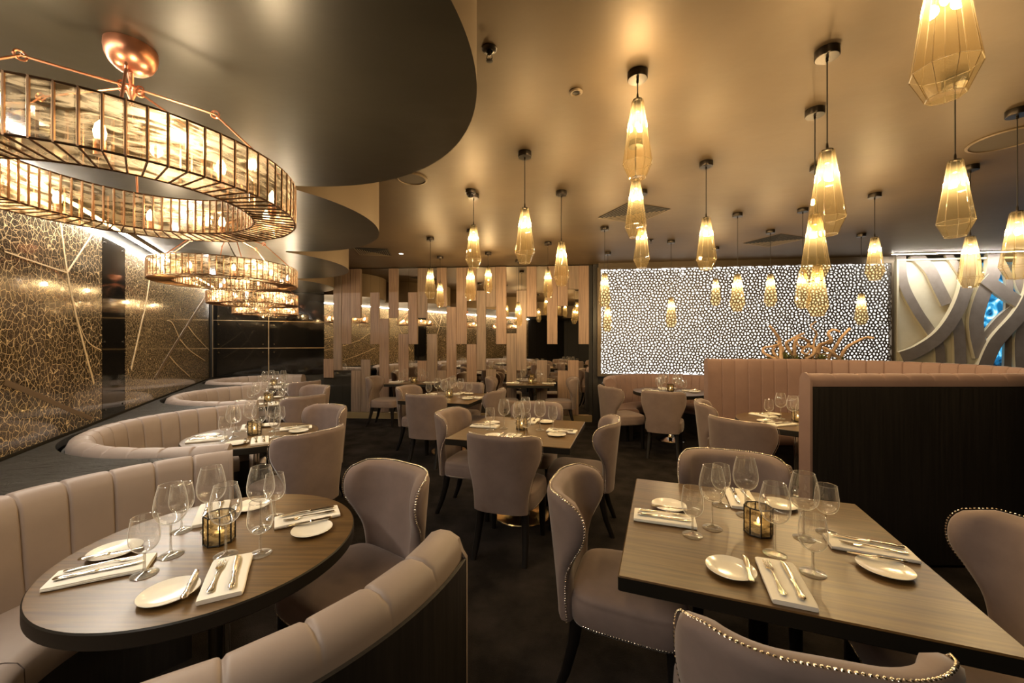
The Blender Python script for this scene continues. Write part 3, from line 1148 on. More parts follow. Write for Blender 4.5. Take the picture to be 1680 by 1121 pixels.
# ================================================================== CHAIRS
def chair_meshes():
    SZ = [(.335, .200), (.45, .205), (.55, .230), (.63, .280), (.70, .327), (.76, .342), (.81, .335), (.845, .305), (.868, .235)]
    zs = [.335 + (.868 - .335) * (1 - (1 - k / 22) ** 1.25) for k in range(23)]
    NU = 22

    def plan(s):
        a = abs(s)
        if a < .07:
            return s, 0.
        th = (a - .07) / .188
        return math.copysign(.07 + .188 * sin(th), s), .188 * (1 - cos(th))

    def pt(u, z, off, ins=1.0):
        Sz = catmull(SZ, z)
        s = u * Sz * ins
        x, y = plan(s)
        x2, y2 = plan(s + .002)
        tx, ty = x2 - x, y2 - y
        L = hypot(tx, ty)
        nx, ny = -ty / L, tx / L      # points forward (into the seat)
        lean = -.055 * ((z - .335) / .53) ** 1.2
        flare = 1 + .0 * (z - .335)
        return (x * flare + nx * off, -.255 + y + lean + ny * off, z)
    outer, inner = [], []
    for k, z in enumerate(zs):
        edge = min(1, (zs[-1] - z) / .03)
        for i in range(NU + 1):
            u = -1 + 2 * i / NU
            ed = min(1, (1 - abs(u)) / .10)
            rr = sqrt(max(0, 1 - (1 - min(ed, edge)) ** 2))
            outer.append(pt(u, z, -.006 - .020 * rr))
            inner.append(pt(u, z, .006 + .030 * rr + .010 * cos(u * 1.4) * rr))
    m = NU + 1
    n = len(zs)
    vs = outer + inner
    fs = []
    N = len(outer)
    for k in range(n - 1):
        for i in range(NU):
            a = k * m + i
            fs.append((a, a + 1, a + m + 1, a + m))
            fs.append((N + a, N + a + m, N + a + m + 1, N + a + 1))
    border = [i for i in range(m)]
    border += [k * m + NU for k in range(1, n)]
    border += [(n - 1) * m + i for i in range(NU - 1, -1, -1)]
    border += [k * m for k in range(n - 2, 0, -1)]
    for a, c in zip(border, border[1:] + border[:1]):
        fs.append((a, c, N + c, N + a))
    back = MB().add(vs, fs).mesh('backrest', 'fabric', 75)

    # nail heads along the sides and the top edge, on the edge strip, and round the seat foot
    edge_pts = []
    for k in range(0, n):
        edge_pts.append(pt(1, zs[k], -.012, 1.0))
    for i in range(NU - 1, 0, -1):
        edge_pts.append(pt(-1 + 2 * i / NU, zs[-1], -.012))
    for k in range(n - 1, -1, -1):
        edge_pts.append(pt(-1, zs[k], -.012, 1.0))

    def nail(mb, p, out, r=.0046):
        p = Vector(p)
        o = Vector(out).normalized()
        a = o.orthogonal().normalized()
        c = o.cross(a)
        ring = [p + (a * cos(t) + c * sin(t)) * r for t in [i * pi / 3 for i in range(6)]]
        r2 = [p + o * r * .6 + (a * cos(t) + c * sin(t)) * r * .6 for t in [i * pi / 3 for i in range(6)]]
        vs = ring + r2
        fs = [tuple(range(6, 12))] + [(i, (i + 1) % 6, 6 + (i + 1) % 6, 6 + i) for i in range(6)]
        mb.add(vs, fs)
    nm = MB()
    pts, L = resample(edge_pts, .0112)
    cen = Vector((0, -.26, .58))
    for k, q in enumerate(pts):
        d = (pts[min(k + 1, len(pts) - 1)] - pts[max(k - 1, 0)]).normalized()
        # outward within the sheet, away from the middle of the back
        c2 = Vector((0, q.y - (.10 if abs(q.x) > .1 else 0), .58))
        out = (q - c2)
        out -= d * out.dot(d)
        nail(nm, q + out.normalized() * .003, out)
    nail_back = nm.mesh('nailhead_trim', 'nail', 60)

    # seat
    def loop(ins, z, nn=44):
        out = []
        for i in range(nn):
            t = 2 * pi * i / nn
            ct, st = cos(t), sin(t)
            e = .42
            x = math.copysign(abs(ct) ** e, ct)
            y = math.copysign(abs(st) ** e, st)
            yy = .015 + y * (.235 - ins)
            w = .222 + (yy + .22) * .055
            out.append((x * (w - ins), yy, z))
        return out
    sl = [loop(.02, .334), loop(.004, .340), loop(0, .352), loop(-.002, .40), loop(0, .432), loop(.004, .443), loop(.003, .448), loop(.010, .460),
          loop(.03, .470), loop(.07, .477), loop(.13, .480), loop(.19, .481)]
    seat = MB().loft(sl).mesh('seat', 'fabric', 70)
    ns = MB()
    lp = [Vector(q) for q in loop(-.001, .349)]
    lp = [q for q in lp if q.y > -.15]
    i0 = max(range(len(lp)), key=lambda i: -(lp[i].y) if lp[i].x > 0 else -9)
    lp = lp[i0:] + lp[:i0]
    pts, L = resample(sorted(lp, key=lambda q: atan2(q.x, q.y + .05)), .0112)
    for q in pts:
        nail(ns, q, (q.x, q.y, 0), .0042)
    nail_seat = ns.mesh('nailhead_trim', 'nail', 60)

    def leg(path, w0, w1):
        loops = []
        for k, q in enumerate(path):
            w = (w0 + (w1 - w0) * k / (len(path) - 1)) / 2
            c = w * .35
            loops.append([(q[0] + sx * w, q[1] + sy * w, q[2]) for sx, sy in
                          ((-1, -.65), (-.65, -1), (.65, -1), (1, -.65), (1, .65), (.65, 1), (-.65, 1), (-1, .65))])
        return MB().loft(loops).mesh('leg', 'leg', 50)
    legs = []
    for sx in (-1, 1):
        legs.append(leg([(sx * .195, .19, .336), (sx * .197, .195, .15), (sx * .20, .20, .0)], .052, .034))
        legs.append(leg([(sx * .160, -.185, .336), (sx * .166, -.198, .24), (sx * .174, -.228, .12), (sx * .182, -.275, .0)], .052, .034))
    return seat, back, nail_back, nail_seat, legs


_seat, _back, _nb, _ns, _legs = chair_meshes()
CHAIR = [('seat', _seat, [('nailhead_trim', _ns)]), ('backrest', _back, [('nailhead_trim', _nb)])] + [('leg', l, []) for l in _legs]


def chair(bx, by, fx, fy, label, group):
    d = Vector((fx, fy)).normalized()
    inst(CHAIR, 'dining_chair', label, 'chair', (bx + d.x * .29, by + d.y * .29, 0), atan2(d.y, d.x) - pi / 2, group)


TA, RA = Vector((.975, 1.569)), radians(-20.8)
TBB, RB = Vector((.085, 3.43)), radians(-16.8)
TC, RC = Vector((-.862, 5.424)), radians(-16.8)


def ax(rot):
    return Vector((cos(rot), sin(rot))), Vector((-sin(rot), cos(rot)))


def edge_chair(T, rot, side, out, label, group, slide=0, turn=0):
    e1, e2 = ax(rot)
    o = {'near': -e2, 'far': e2, 'left': -e1, 'right': e1}[side]
    tdir = Vector((-o.y, o.x))
    p = T + o * (.485 + out) + tdir * slide
    f = -o
    f = Vector((f.x * cos(turn) - f.y * sin(turn), f.x * sin(turn) + f.y * cos(turn)))
    chair(p.x, p.y, f.x, f.y, label, group)


GA = 'chairs around the front square table'
edge_chair(TA, RA, 'left', .31, 'mauve nailhead chair on the aisle side of the front square table', GA)
edge_chair(TA, RA, 'far', .27, 'mauve nailhead chair facing the camera across the front square table', GA)
chair(.635, .79, .265, .96, 'mauve nailhead chair with its back to the camera at the bottom edge', GA)
edge_chair(TA, RA, 'right', .37, 'mauve nailhead chair between the front square table and black booth panel', GA)
GB = 'chairs around the middle square table'
edge_chair(TBB, RB, 'left', .25, 'mauve nailhead chair on the booth side of the middle square table', GB)
edge_chair(TBB, RB, 'near', .30, 'mauve chair seen from behind at the near edge of the middle square table', GB, slide=.05)
edge_chair(TBB, RB, 'right', .30, 'mauve chair pulled out on the lattice screen side of the middle square table', GB)
edge_chair(TBB, RB, 'far', .26, 'mauve chair on the mirror wall side of the middle square table', GB, slide=.02)
GC = 'chairs around the square table nearer the mirror wall'
edge_chair(TC, RC, 'near', .27, 'mauve chair seen from behind at the square table nearer the mirror wall', GC)
edge_chair(TC, RC, 'left', .23, 'mauve chair on the booth side of the square table nearer the mirror wall', GC)
edge_chair(TC, RC, 'right', .26, 'mauve chair on the lattice side of the square table nearer the mirror wall', GC)
edge_chair(TC, RC, 'far', .26, 'mauve chair facing the camera at the square table nearer the mirror wall', GC)
GD = 'chairs at the two small tables along the mirror wall'
chair(-2.56, 7.16, 1, -.08, 'mauve chair beside the mirror wall table that is nearer the booths', GD)
chair(-1.06, 7.12, -1, .08, 'mauve chair between the two small tables along the mirror wall, booth end', GD)
chair(-.43, 7.06, 1, -.05, 'mauve chair on the booth side of the mirror wall table nearer the lattice', GD)
chair(1.12, 6.95, -1, .08, 'mauve chair against the mirror wall just beside the lattice screen', GD)
GF = 'chairs at the round table under the lattice screen'
chair(1.31, 5.62, .95, .25, 'mauve chair at the left end of the booth under the lattice screen', GF)
chair(1.90, 5.00, .42, .91, 'mauve chair with its back to the camera before the lattice screen booth', GF)
GG = 'chairs at the opening of the tall pink booth'
chair(1.98, 4.20, .93, -.36, 'mauve chair at the open end of the tall pink-lit booth, farther one', GG)
chair(1.80, 3.22, .84, .54, 'mauve chair at the open end of the tall pink-lit booth, nearer one', GG)
GR = 'chairs on the aisle side of the round booth tables'
chair(-.565, 2.03, -.56, -.83, 'mauve nailhead chair at the front round booth table', GR)
for i, (lab_a, lab_b) in enumerate([('second', 'second'), ('third', 'third')]):
    q = TB[i + 1] + Vector((.74, -.43))
    chair(q.x, q.y, -.86, .50, f'mauve chair turned from the camera at the {lab_a} round booth table', GR)
    q = TB[i + 1] + Vector((.33, .70))
    chair(q.x, q.y, -.45, -.89, f'mauve chair on the far side of the {lab_b} round booth table', GR)
chair(-3.23, 6.30, -.85, .5, 'mauve chair at the farthest round booth table', GR)

# ================================================================== TABLES
def square_top(w, d, th=.05):
    mb = MB()
    mb.box((0, 0, ZT - th / 2), (w, d, th), bevel=.004)
    # upper face in the oak, edges black
    mb.mi = [0 if all(abs(mb.v[i][2] - ZT) < .0045 for i in f) else 1 for f in mb.f]
    return mb.mesh('table_top', ['table', 'table_edge'], 30)


def round_top(r, th=.05):
    mb = MB()
    mb.lathe([(r - .006, ZT - th), (r, ZT - th + .006), (r, ZT - .005), (r - .004, ZT - .0005), (r - .012, ZT)], 96)
    mb.mi = [0 if all(mb.v[i][2] > ZT - .001 for i in f) else 1 for f in mb.f]
    return mb.mesh('table_top', ['table', 'table_edge'], 30)


def pedestal_meshes():
    col = MB().lathe([(.038, .035), (.034, .06), (.034, ZT - .08), (.05, ZT - .062)], 20).mesh('column', 'canopy')
    base = MB().lathe([(.235, .0), (.24, .006), (.235, .014), (.15, .026), (.07, .05), (.045, .09), (.0375, .13)], 40).mesh('base', 'brass')
    chr_c = MB().lathe([(.038, .035), (.034, .06), (.034, ZT - .08), (.05, ZT - .062)], 20).mesh('column', 'chrome')
    chr_b = MB().lathe([(.215, .0), (.22, .006), (.215, .014), (.15, .026), (.07, .05), (.045, .09), (.0375, .13)], 40).mesh('base', 'chrome')
    plate = MB().box((0, 0, ZT - .0565), (.36, .36, .0125)).mesh('top_plate', 'leg')
    return col, base, chr_c, chr_b, plate


_col, _bas, _cc, _cb, _plate = pedestal_meshes()
SQ = square_top(.98, .98)
SQW = square_top(.90, .62)
SQW2 = square_top(.83, .62)
RD = round_top(.475)
RDF = round_top(.55)
RDG = round_top(.52)


_bs = MB().lathe([(.165, .0), (.17, .006), (.165, .014), (.12, .024), (.07, .04), (.045, .08), (.0375, .13)], 40).mesh('base', 'brass')


def table(name, top, brass, label, T, rz=0):
    inst([('table_top', top, []), ('top_plate', _plate, []), ('column', _col if brass else _cc, []), ('base', (_bs if top in (SQW, SQW2) else _bas) if brass else _cb, [])],
         name, label, 'table', (T.x, T.y, 0), rz)


TD, TE = Vector((-1.82, 7.345)), Vector((.34, 7.175))
RW = WWR
TF, TG = Vector((2.42, 6.05)), Vector((2.72, 3.77))
table('square_table', SQ, True, 'square dark oak dining table nearest the camera beside the black booth panel', TA, RA)
table('square_table', SQ, True, 'square dark oak dining table in the middle of the room on a brass foot', TBB, RB)
table('square_table', SQ, True, 'square dark oak dining table third back, before the mirror wall', TC, RC)
table('small_table', SQW, True, 'small dark table against the mirror wall at the booth end', TD, RW)
table('small_table', SQW2, True, 'small dark table against the mirror wall at the lattice end', TE, RW)
names = ['front', 'second', 'third', 'farthest']
for i, q in enumerate(TB):
    table('round_table', RD, False, f'round dark oak table in the {["booth nearest the camera", "second booth from the camera", "third booth from the camera", "farthest curved booth"][i]}', q)
table('round_table', RDF, False, 'round dark table in the low booth under the lattice screen', TF)
table('round_table', RDG, False, 'round dark table inside the tall pink-lit booth', TG)


# ================================================================== TABLEWARE
def wine_glass(h, rim, belly, zb, stem):
    """bowl from z=stem to h; belly radius at height zb"""
    bowl = MB()
    prof = [(.0045, stem)]
    n = 9
    for k in range(1, n + 1):
        t = k / n
        a = t * pi / 2
        prof.append((max(.0045, belly * sin(a) ** .85), stem + (zb - stem) * (1 - cos(a))))
    m = 7
    for k in range(1, m + 1):
        t = k / m
        prof.append((belly + (rim - belly) * (t ** 1.7), zb + (h - zb) * t))
    bowl.lathe(prof, 28, cap=False)
    rm = MB().tube([(rim * cos(2 * pi * i / 28), rim * sin(2 * pi * i / 28), h) for i in range(29)], .0011, 5, cap=False)
    st = MB().lathe([(.0065, .012), (.0042, .022), (.0036, (.02 + stem) / 2), (.0042, stem - .008), (.0062, stem + .001)], 12, cap=True)
    ft = MB().lathe([(.0005, .0006), (.036, .0006), (.0372, .0016), (.036, .0026), (.02, .0055), (.009, .0095), (.0062, .0125)], 28, cap=False)
    return [('bowl', bowl.mesh('bowl', 'glass', 60), [('rim', rm.mesh('rim', 'glass_rim', 60))]), ('stem', st.mesh('stem', 'glass_stem', 60), []),
            ('foot', ft.mesh('foot', 'glass_stem', 60), [])]


BIG = wine_glass(.252, .0345, .0495, .168, .112)
SMALL = wine_glass(.188, .0335, .0410, .122, .074)


def joined(proto, name):
    """one plain mesh of a glass for tables far away"""
    mb = MB()
    mats = []
    for pn, me, _ in proto + [('rim', proto[0][2][0][1], 0)]:
        base = len(mb.v)
        mb.v += [tuple(v.co) for v in me.vertices]
        for p in me.polygons:
            mb.f.append(tuple(base + i for i in p.vertices))
            mb.mi.append({'bowl': 0, 'rim': 2}.get(pn, 1))
    return mb.mesh(name, ['glass', 'glass_stem', 'glass_rim'], 60)


BIG1, SMALL1 = joined(BIG, 'wine_glass'), joined(SMALL, 'wine_glass')


def ribbon(mb, secs):
    """flat lofted bar along y: (y, halfwidth, z mid, half thickness, x)"""
    loops = []
    for y, w, z, t, x in secs:
        loops.append([(x - w, y, z - t * .3), (x - w * .6, y, z - t), (x + w * .6, y, z - t), (x + w, y, z - t * .3),
                      (x + w, y, z + t * .3), (x + w * .6, y, z + t), (x - w * .6, y, z + t), (x - w, y, z + t * .3)])
    mb.loft(loops)


def fork_mesh():
    mb = MB()
    ribbon(mb, [(-.098, .004, .004, .0012, 0), (-.094, .0085, .004, .0018, 0), (-.078, .0095, .0038, .002, 0), (-.058, .0062, .004, .002, 0),
                (-.02, .0034, .0055, .002, 0), (.018, .0030, .0075, .002, 0), (.032, .006, .0065, .0014, 0), (.042, .0112, .0040, .0011, 0),
                (.054, .0120, .0026, .001, 0)])
    for k in range(4):
        x = -.0100 + k * .00667
        ribbon(mb, [(.0535, .0019, .0026, .0009, x), (.07, .0017, .0024, .0009, x), (.086, .0015, .0042, .0008, x * .97), (.095, .0006, .0062, .0006, x * .95)])
    return mb.mesh('table_fork', 'silver', 50)


def knife_mesh(sc=1.0):
    mb = MB()
    ribbon(mb, [(-.105 * sc, .005, .005, .002, 0), (-.10 * sc, .0092, .005, .004, 0), (-.085 * sc, .0098, .005, .0046, 0), (-.06 * sc, .0068, .005, .004, 0),
                (-.02 * sc, .0058, .005, .0036, 0), (-.012 * sc, .0085, .005, .0046, 0), (-.006 * sc, .0085, .005, .0046, 0), (0, .0050, .005, .003, 0)])
    ribbon(mb, [(0, .0060, .0046, .0012, 0), (.02 * sc, .0085, .0046, .0011, .0005), (.07 * sc, .0092, .0046, .001, .001), (.095 * sc, .0075, .0046, .0009, .0002),
                (.108 * sc, .002, .0046, .0006, -.005)])
    return mb.mesh('table_knife', 'silver', 50)


FORK, KNIFE, BUTTER = fork_mesh(), knife_mesh(1.0), knife_mesh(.78)
BUTTER.name = 'butter_knife'


def plate_mesh():
    return MB().lathe([(.0005, .0035), (.040, .0035), (.052, .006), (.0735, .0125), (.0755, .0138), (.0745, .0150), (.070, .0135), (.053, .0085),
                       (.042, .0068), (.0005, .0062)], 44, cap=False).add([], []).mesh('bread_plate', 'porcelain', 50)


def plate_full():
    mb = MB()
    mb.lathe([(.030, .0006), (.044, .0006), (.046, .0030), (.0735, .0115), (.0757, .0132), (.0748, .0148), (.070, .0132), (.053, .0080),
              (.042, .0064), (.0005, .0058)], 44, cap=True)
    return mb.mesh('bread_plate', 'porcelain', 50)


PLATE = plate_full()


def napkin_mesh(w=.116, L=.245):
    # folded linen: cross-section with a rolled edge on one side and leaf edges on the other
    zs_ = 1.25
    sec = [(-w / 2 + .004, .0006), (w / 2 - .004, .0006), (w / 2, .0024), (w / 2 - .0035, .0048), (w / 2 + .0008, .0062), (w / 2 - .004, .0084),
           (w / 2 - .0005, .0100), (w / 2 - .004, .0118), (0, .0126), (-w / 2 + .008, .0124), (-w / 2 + .0015, .0105), (-w / 2, .0065), (-w / 2 + .0015, .0025)]
    mb = MB()
    loops = []
    for k in range(13):
        t = k / 12
        y = -L / 2 + L * t
        ins = 1 if 0 < k < 12 else .97
        wob = .0006 * sin(t * 9)
        loops.append([(x * ins + wob, y, z * zs_ * (1 if 0 < k < 12 else .9) + .0006 * sin(t * 7 + x * 60) * (z > .006)) for x, z in sec])
    mb.loft(loops)
    return mb.mesh('folded_napkin', 'linen', 35)


NAPKIN = napkin_mesh()


def votive():
    n, r, h = 8, .049, .108
    fr, pn = MB(), MB()
    for k in range(n):
        a = 2 * pi * k / n + pi / 8
        x, y = r * cos(a), r * sin(a)
        fr.tube([(x, y, .001), (x, y, h)], .0026, 6)
        a2 = a + 2 * pi / n
        x2, y2 = r * cos(a2), r * sin(a2)
        for z in (.004, h - .001):
            fr.tube([(x, y, z), (x2, y2, z)], .0024, 6)
        pn.add([(x * .985, y * .985, .005), (x2 * .985, y2 * .985, .005), (x2 * .985, y2 * .985, h - .002), (x * .985, y * .985, h - .002)], [(0, 1, 2, 3)])
    fr.lathe([(.001, .0015), (.045, .0015), (.045, .004), (.001, .004)], 8, phase=pi / 8, cap=False)
    cd = MB().lathe([(.019, .0045), (.019, .036), (.017, .038), (.003, .037)], 18)
    fl = MB().lathe([(.0008, .040), (.0045, .046), (.0042, .053), (.0008, .064)], 10)
    return [('pane', pn.mesh('pane', 'votive_glass', 30), []), ('frame', fr.mesh('frame', 'leg', 40), []),
            ('candle', cd.mesh('candle', 'wax', 40), [('flame', fl.mesh('flame', 'flame', 40))])]


VOTIVE = votive()


def place_setting(T, rot, tmpl, table_name, side_name, detail=True, items='nfkpbgs', jit=.006):
    """rot: direction the diner looks (toward the table centre) as the +y of the template"""
    rnd = lambda s: random.uniform(-s, s)
    R = Matrix.Rotation(rot, 2)
    g = table_name
    where = f'{side_name} of {table_name}'

    def pos(p, j=jit):
        q = T + R @ Vector((p[0] + rnd(j), p[1] + rnd(j)))
        return q
    zt = ZT + .0006
    a = rot + rnd(.06)
    nq = pos(tmpl['napkin'])
    Rn = Matrix.Rotation(a, 2)
    if 'n' in items:
        tag(link('folded_napkin', NAPKIN, None, (nq.x, nq.y, zt), a), f'folded cream napkin at the {where}', 'napkin', 'napkins on the ' + g)
    zn = zt + .0172
    if 'f' in items:
        q = nq + Rn @ Vector((-.026, -.004))
        tag(link('table_fork', FORK, None, (q.x, q.y, zn), a + rnd(.05)), f'silver fork on the napkin, {where}', 'fork', 'forks on the ' + g)
    if 'k' in items:
        q = nq + Rn @ Vector((.022, -.002))
        tag(link('table_knife', KNIFE, None, (q.x, q.y, zn), a + rnd(.05)), f'silver dinner knife on the napkin, {where}', 'knife', 'knives on the ' + g)
    pq = pos(tmpl['plate'])
    if 'p' in items:
        tag(link('bread_plate', PLATE, None, (pq.x, pq.y, zt), a), f'small cream bread plate at the {where}', 'plate', 'bread plates on the ' + g)
    if 'b' in items:
        q = pq + Rn @ Vector((.050, .004))
        tag(link('butter_knife', BUTTER, None, (q.x, q.y, zt + .0160), a + rnd(.05)), f'butter knife on the bread plate, {where}', 'knife', 'butter knives on the ' + g)
    for key, p1, pm, nm, gg in (('g', BIG, BIG1, 'tall red wine glass', 'tall wine glasses on the '), ('s', SMALL, SMALL1, 'short white wine glass', 'short wine glasses on the ')):
        if key in items:
            q = pos(tmpl['big' if key == 'g' else 'small'])
            lab = f'{nm} at the {where}'
            if detail:
                inst(p1, 'wine_glass', lab, 'wine glass', (q.x, q.y, zt), rnd(3), gg + g)
            else:
                tag(link('wine_glass', pm, None, (q.x, q.y, zt), rnd(3)), lab, 'wine glass', gg + g)


TSQ = dict(napkin=(.0, -.345), plate=(-.142, -.33), big=(.015, -.162), small=(.105, -.25))
TRD = dict(napkin=(.06, -.305), plate=(-.085, -.315), big=(.04, -.135), small=(.145, -.18))


def votive_at(T, name):
    inst(VOTIVE, 'candle_holder', f'octagonal amber glass candle holder at the centre of the {name}', 'candle holder', (T.x, T.y, ZT + .0006), random.uniform(0, 1),
         'candle holders on the tables')


def lay_square(T, rot, name, sides, detail=True, items='nfkpbgs'):
    for ang, sn in sides:
        place_setting(T, rot + radians(ang), TSQ, name, sn, detail, items)
    votive_at(T, name)


lay_square(TA, RA, 'front square table', [(0, 'camera edge'), (90, 'black booth edge'), (180, 'far edge'), (270, 'aisle edge')])
lay_square(TBB, RB, 'middle square table', [(0, 'camera edge'), (90, 'lattice screen edge'), (180, 'mirror wall edge'), (270, 'booth edge')])
lay_square(TC, RC, 'third square table', [(0, 'camera edge'), (90, 'lattice screen edge'), (180, 'mirror wall edge'), (270, 'booth edge')], False)
TWL = dict(napkin=(.0, -.325), plate=(-.142, -.30), big=(.02, -.14), small=(.09, -.20))
for T, nm in ((TD, 'booth end mirror wall table'), (TE, 'lattice end mirror wall table')):
    for ang, sn in ((-90, 'booth edge'), (90, 'lattice edge')):
        place_setting(T, RW + radians(ang), TWL, nm, sn, False, 'nfkpbgs')
    votive_at(T, nm)
ROW = atan2(ET.y, ET.x) - pi / 2      # looking along the row, away from the camera
rsides = [(0, 'camera side'), (90, 'aisle side'), (180, 'far side'), (-90, 'wall side')]
for i, nm in enumerate(['front round booth table', 'second round booth table', 'third round booth table', 'farthest round booth table']):
    for ang, sn in rsides:
        place_setting(TB[i], ROW + radians(ang), TRD, nm, sn, i < 2, 'nfkpbgs' if i < 3 else 'npgs')
    votive_at(TB[i], nm)
for ang, sn in ((0, 'camera side'), (90, 'tall booth side'), (180, 'lattice side'), (-90, 'mirror wall side')):
    place_setting(TF, radians(ang - 10), TRD, 'round table under the lattice', sn, False)
votive_at(TF, 'round table under the lattice')
for ang, sn in ((20, 'camera side'), (110, 'wall side'), (200, 'far side'), (-70, 'open side')):
    place_setting(TG, radians(ang), TRD, 'round table in the tall booth', sn, False)
votive_at(TG, 'round table in the tall booth')

# ================================================================== PENDANTS
def pendant_meshes():
    n = 9
    prof = [(.027, .417), (.030, .416), (.0765, .082), (.043, .001), (.0425, .0)]
    sh = MB()
    sh.lathe(prof, n, cap=False)
    # thick glass foot
    sh.lathe([(.0425, .0), (.0005, .004)], n, cap=False)
    shade = sh.mesh('shade', 'amber', 10)
    # facet ridges
    rg = MB()
    for i in range(n):
        a = 2 * pi * i / n
        rg.tube([(r * cos(a), r * sin(a), z) for r, z in ((.0302, .415), (.0767, .082), (.043, .002))], .0013, 4)
        a2 = 2 * pi * (i + 1) / n
        for r, z in ((.0767, .082), (.043, .0015)):
            rg.tube([(r * cos(a), r * sin(a), z), (r * cos(a2), r * sin(a2), z)], .0013, 4)
    ridge = rg.mesh('facet_ridge', 'amber_ridge', 40)
    sock = MB().lathe([(.004, .455), (.006, .44), (.006, .425), (.0255, .420), (.0255, .412), (.019, .408), (.019, .352), (.014, .348)], 20).mesh('socket', 'canopy', 40)
    bulb = MB().lathe([(.010, .348), (.012, .335), (.021, .312), (.0235, .294), (.019, .275), (.008, .265), (.001, .263)], 16).mesh('bulb', 'bulb', 60)
    can = MB().lathe([(.052, -.001), (.052, -.036), (.049, -.040), (.006, -.040), (.006, -.058), (.003, -.06)], 32).mesh('ceiling_canopy', 'canopy', 40)
    cord = MB().tube([(0, 0, 0), (0, 0, -1)], .0032, 6).mesh('cord', 'cord', 60)
    return shade, ridge, sock, bulb, can, cord


_sh, _rg, _so, _bu, _ca, _co = pendant_meshes()
PL = bpy.data.lights.new('pendant_lamp', 'POINT')
PL.energy = 9
PL.color = (1, .80, .55)
PL.shadow_soft_size = .02

# plan position from the canopy pixel on the ceiling, and the pixel height of the shade's lower end
PEND = [  # px, depth Y, y of shade bottom
    (1046, 2.12, 293), (1043, 2.85, 390), (1053, 3.78, 440), (861, 3.015, 432), (777, 3.88, 440), (921, 3.8, 469),
    (706, 5.5, 490), (722, 6.7, 504), (772, 5.1, 493.5), (801, 6.4, 481), (899, 5.74, 489), (850.5, 7.0, 535),
    (1158.5, 3.18, 443), (1101, 5.65, 537), (992, 5.0, 503), (997, 6.4, 544), (1174, 6.05, 502), (1210, 4.45, 511), (1264, 5.13, 503),
    (1337, 2.46, 462), (1357, 1.957, 386), (1341, 3.25, 519), (1317, 4.29, 506), (1413, 5.3, 533), (1435, 3.86, 460),
    (1567, 2.17, 389), (1551, 1.15, 160), (1592, 3.25, 472), (1669, 2.46, 458)]
ords = ['first', 'second', 'third', 'fourth', 'fifth', 'sixth', 'seventh', 'eighth', 'ninth', 'tenth', 'eleventh', 'twelfth', 'thirteenth', 'fourteenth', 'fifteenth', 'sixteenth']
zones = [(0, 970, 'in front of the mirror wall'), (970, 1462, 'in front of the lattice screen'), (1462, 1700, 'in front of the swirl screen')]
for lo, hi, zn in zones:
    sel = sorted([q for q in PEND if lo <= q[0] < hi])
    for k, (px, Y, yb) in enumerate(sel):
        X = (px - CX) / F * Y
        zb = HC + (CY - yb) / F * Y
        if px == 1551:
            lab = 'amber glass pendant cut off by the top of the photo, nearest the camera'
        else:
            lab = f'amber glass pendant lamp, {ords[k]} from the left {zn}'
        r = thing('pendant_lamp', lab, 'pendant lamp', (X, Y, zb), random.uniform(0, 1), 'amber glass pendant lamps')
        s = link('shade', _sh, r)
        link('facet_ridge', _rg, s)
        so = link('socket', _so, r)
        b_ = link('bulb', _bu, so)
        c = link('ceiling_canopy', _ca, r, (0, 0, HCEIL - zb))
        c = link('cord', _co, r, (0, 0, HCEIL - zb - .05))
        c.scale = (1, 1, HCEIL - zb - .05 - .45)
        l = bpy.data.objects.new('lamp_light', PL)
        COL.objects.link(l)
        l.parent = r
        l.location = (0, 0, .298)

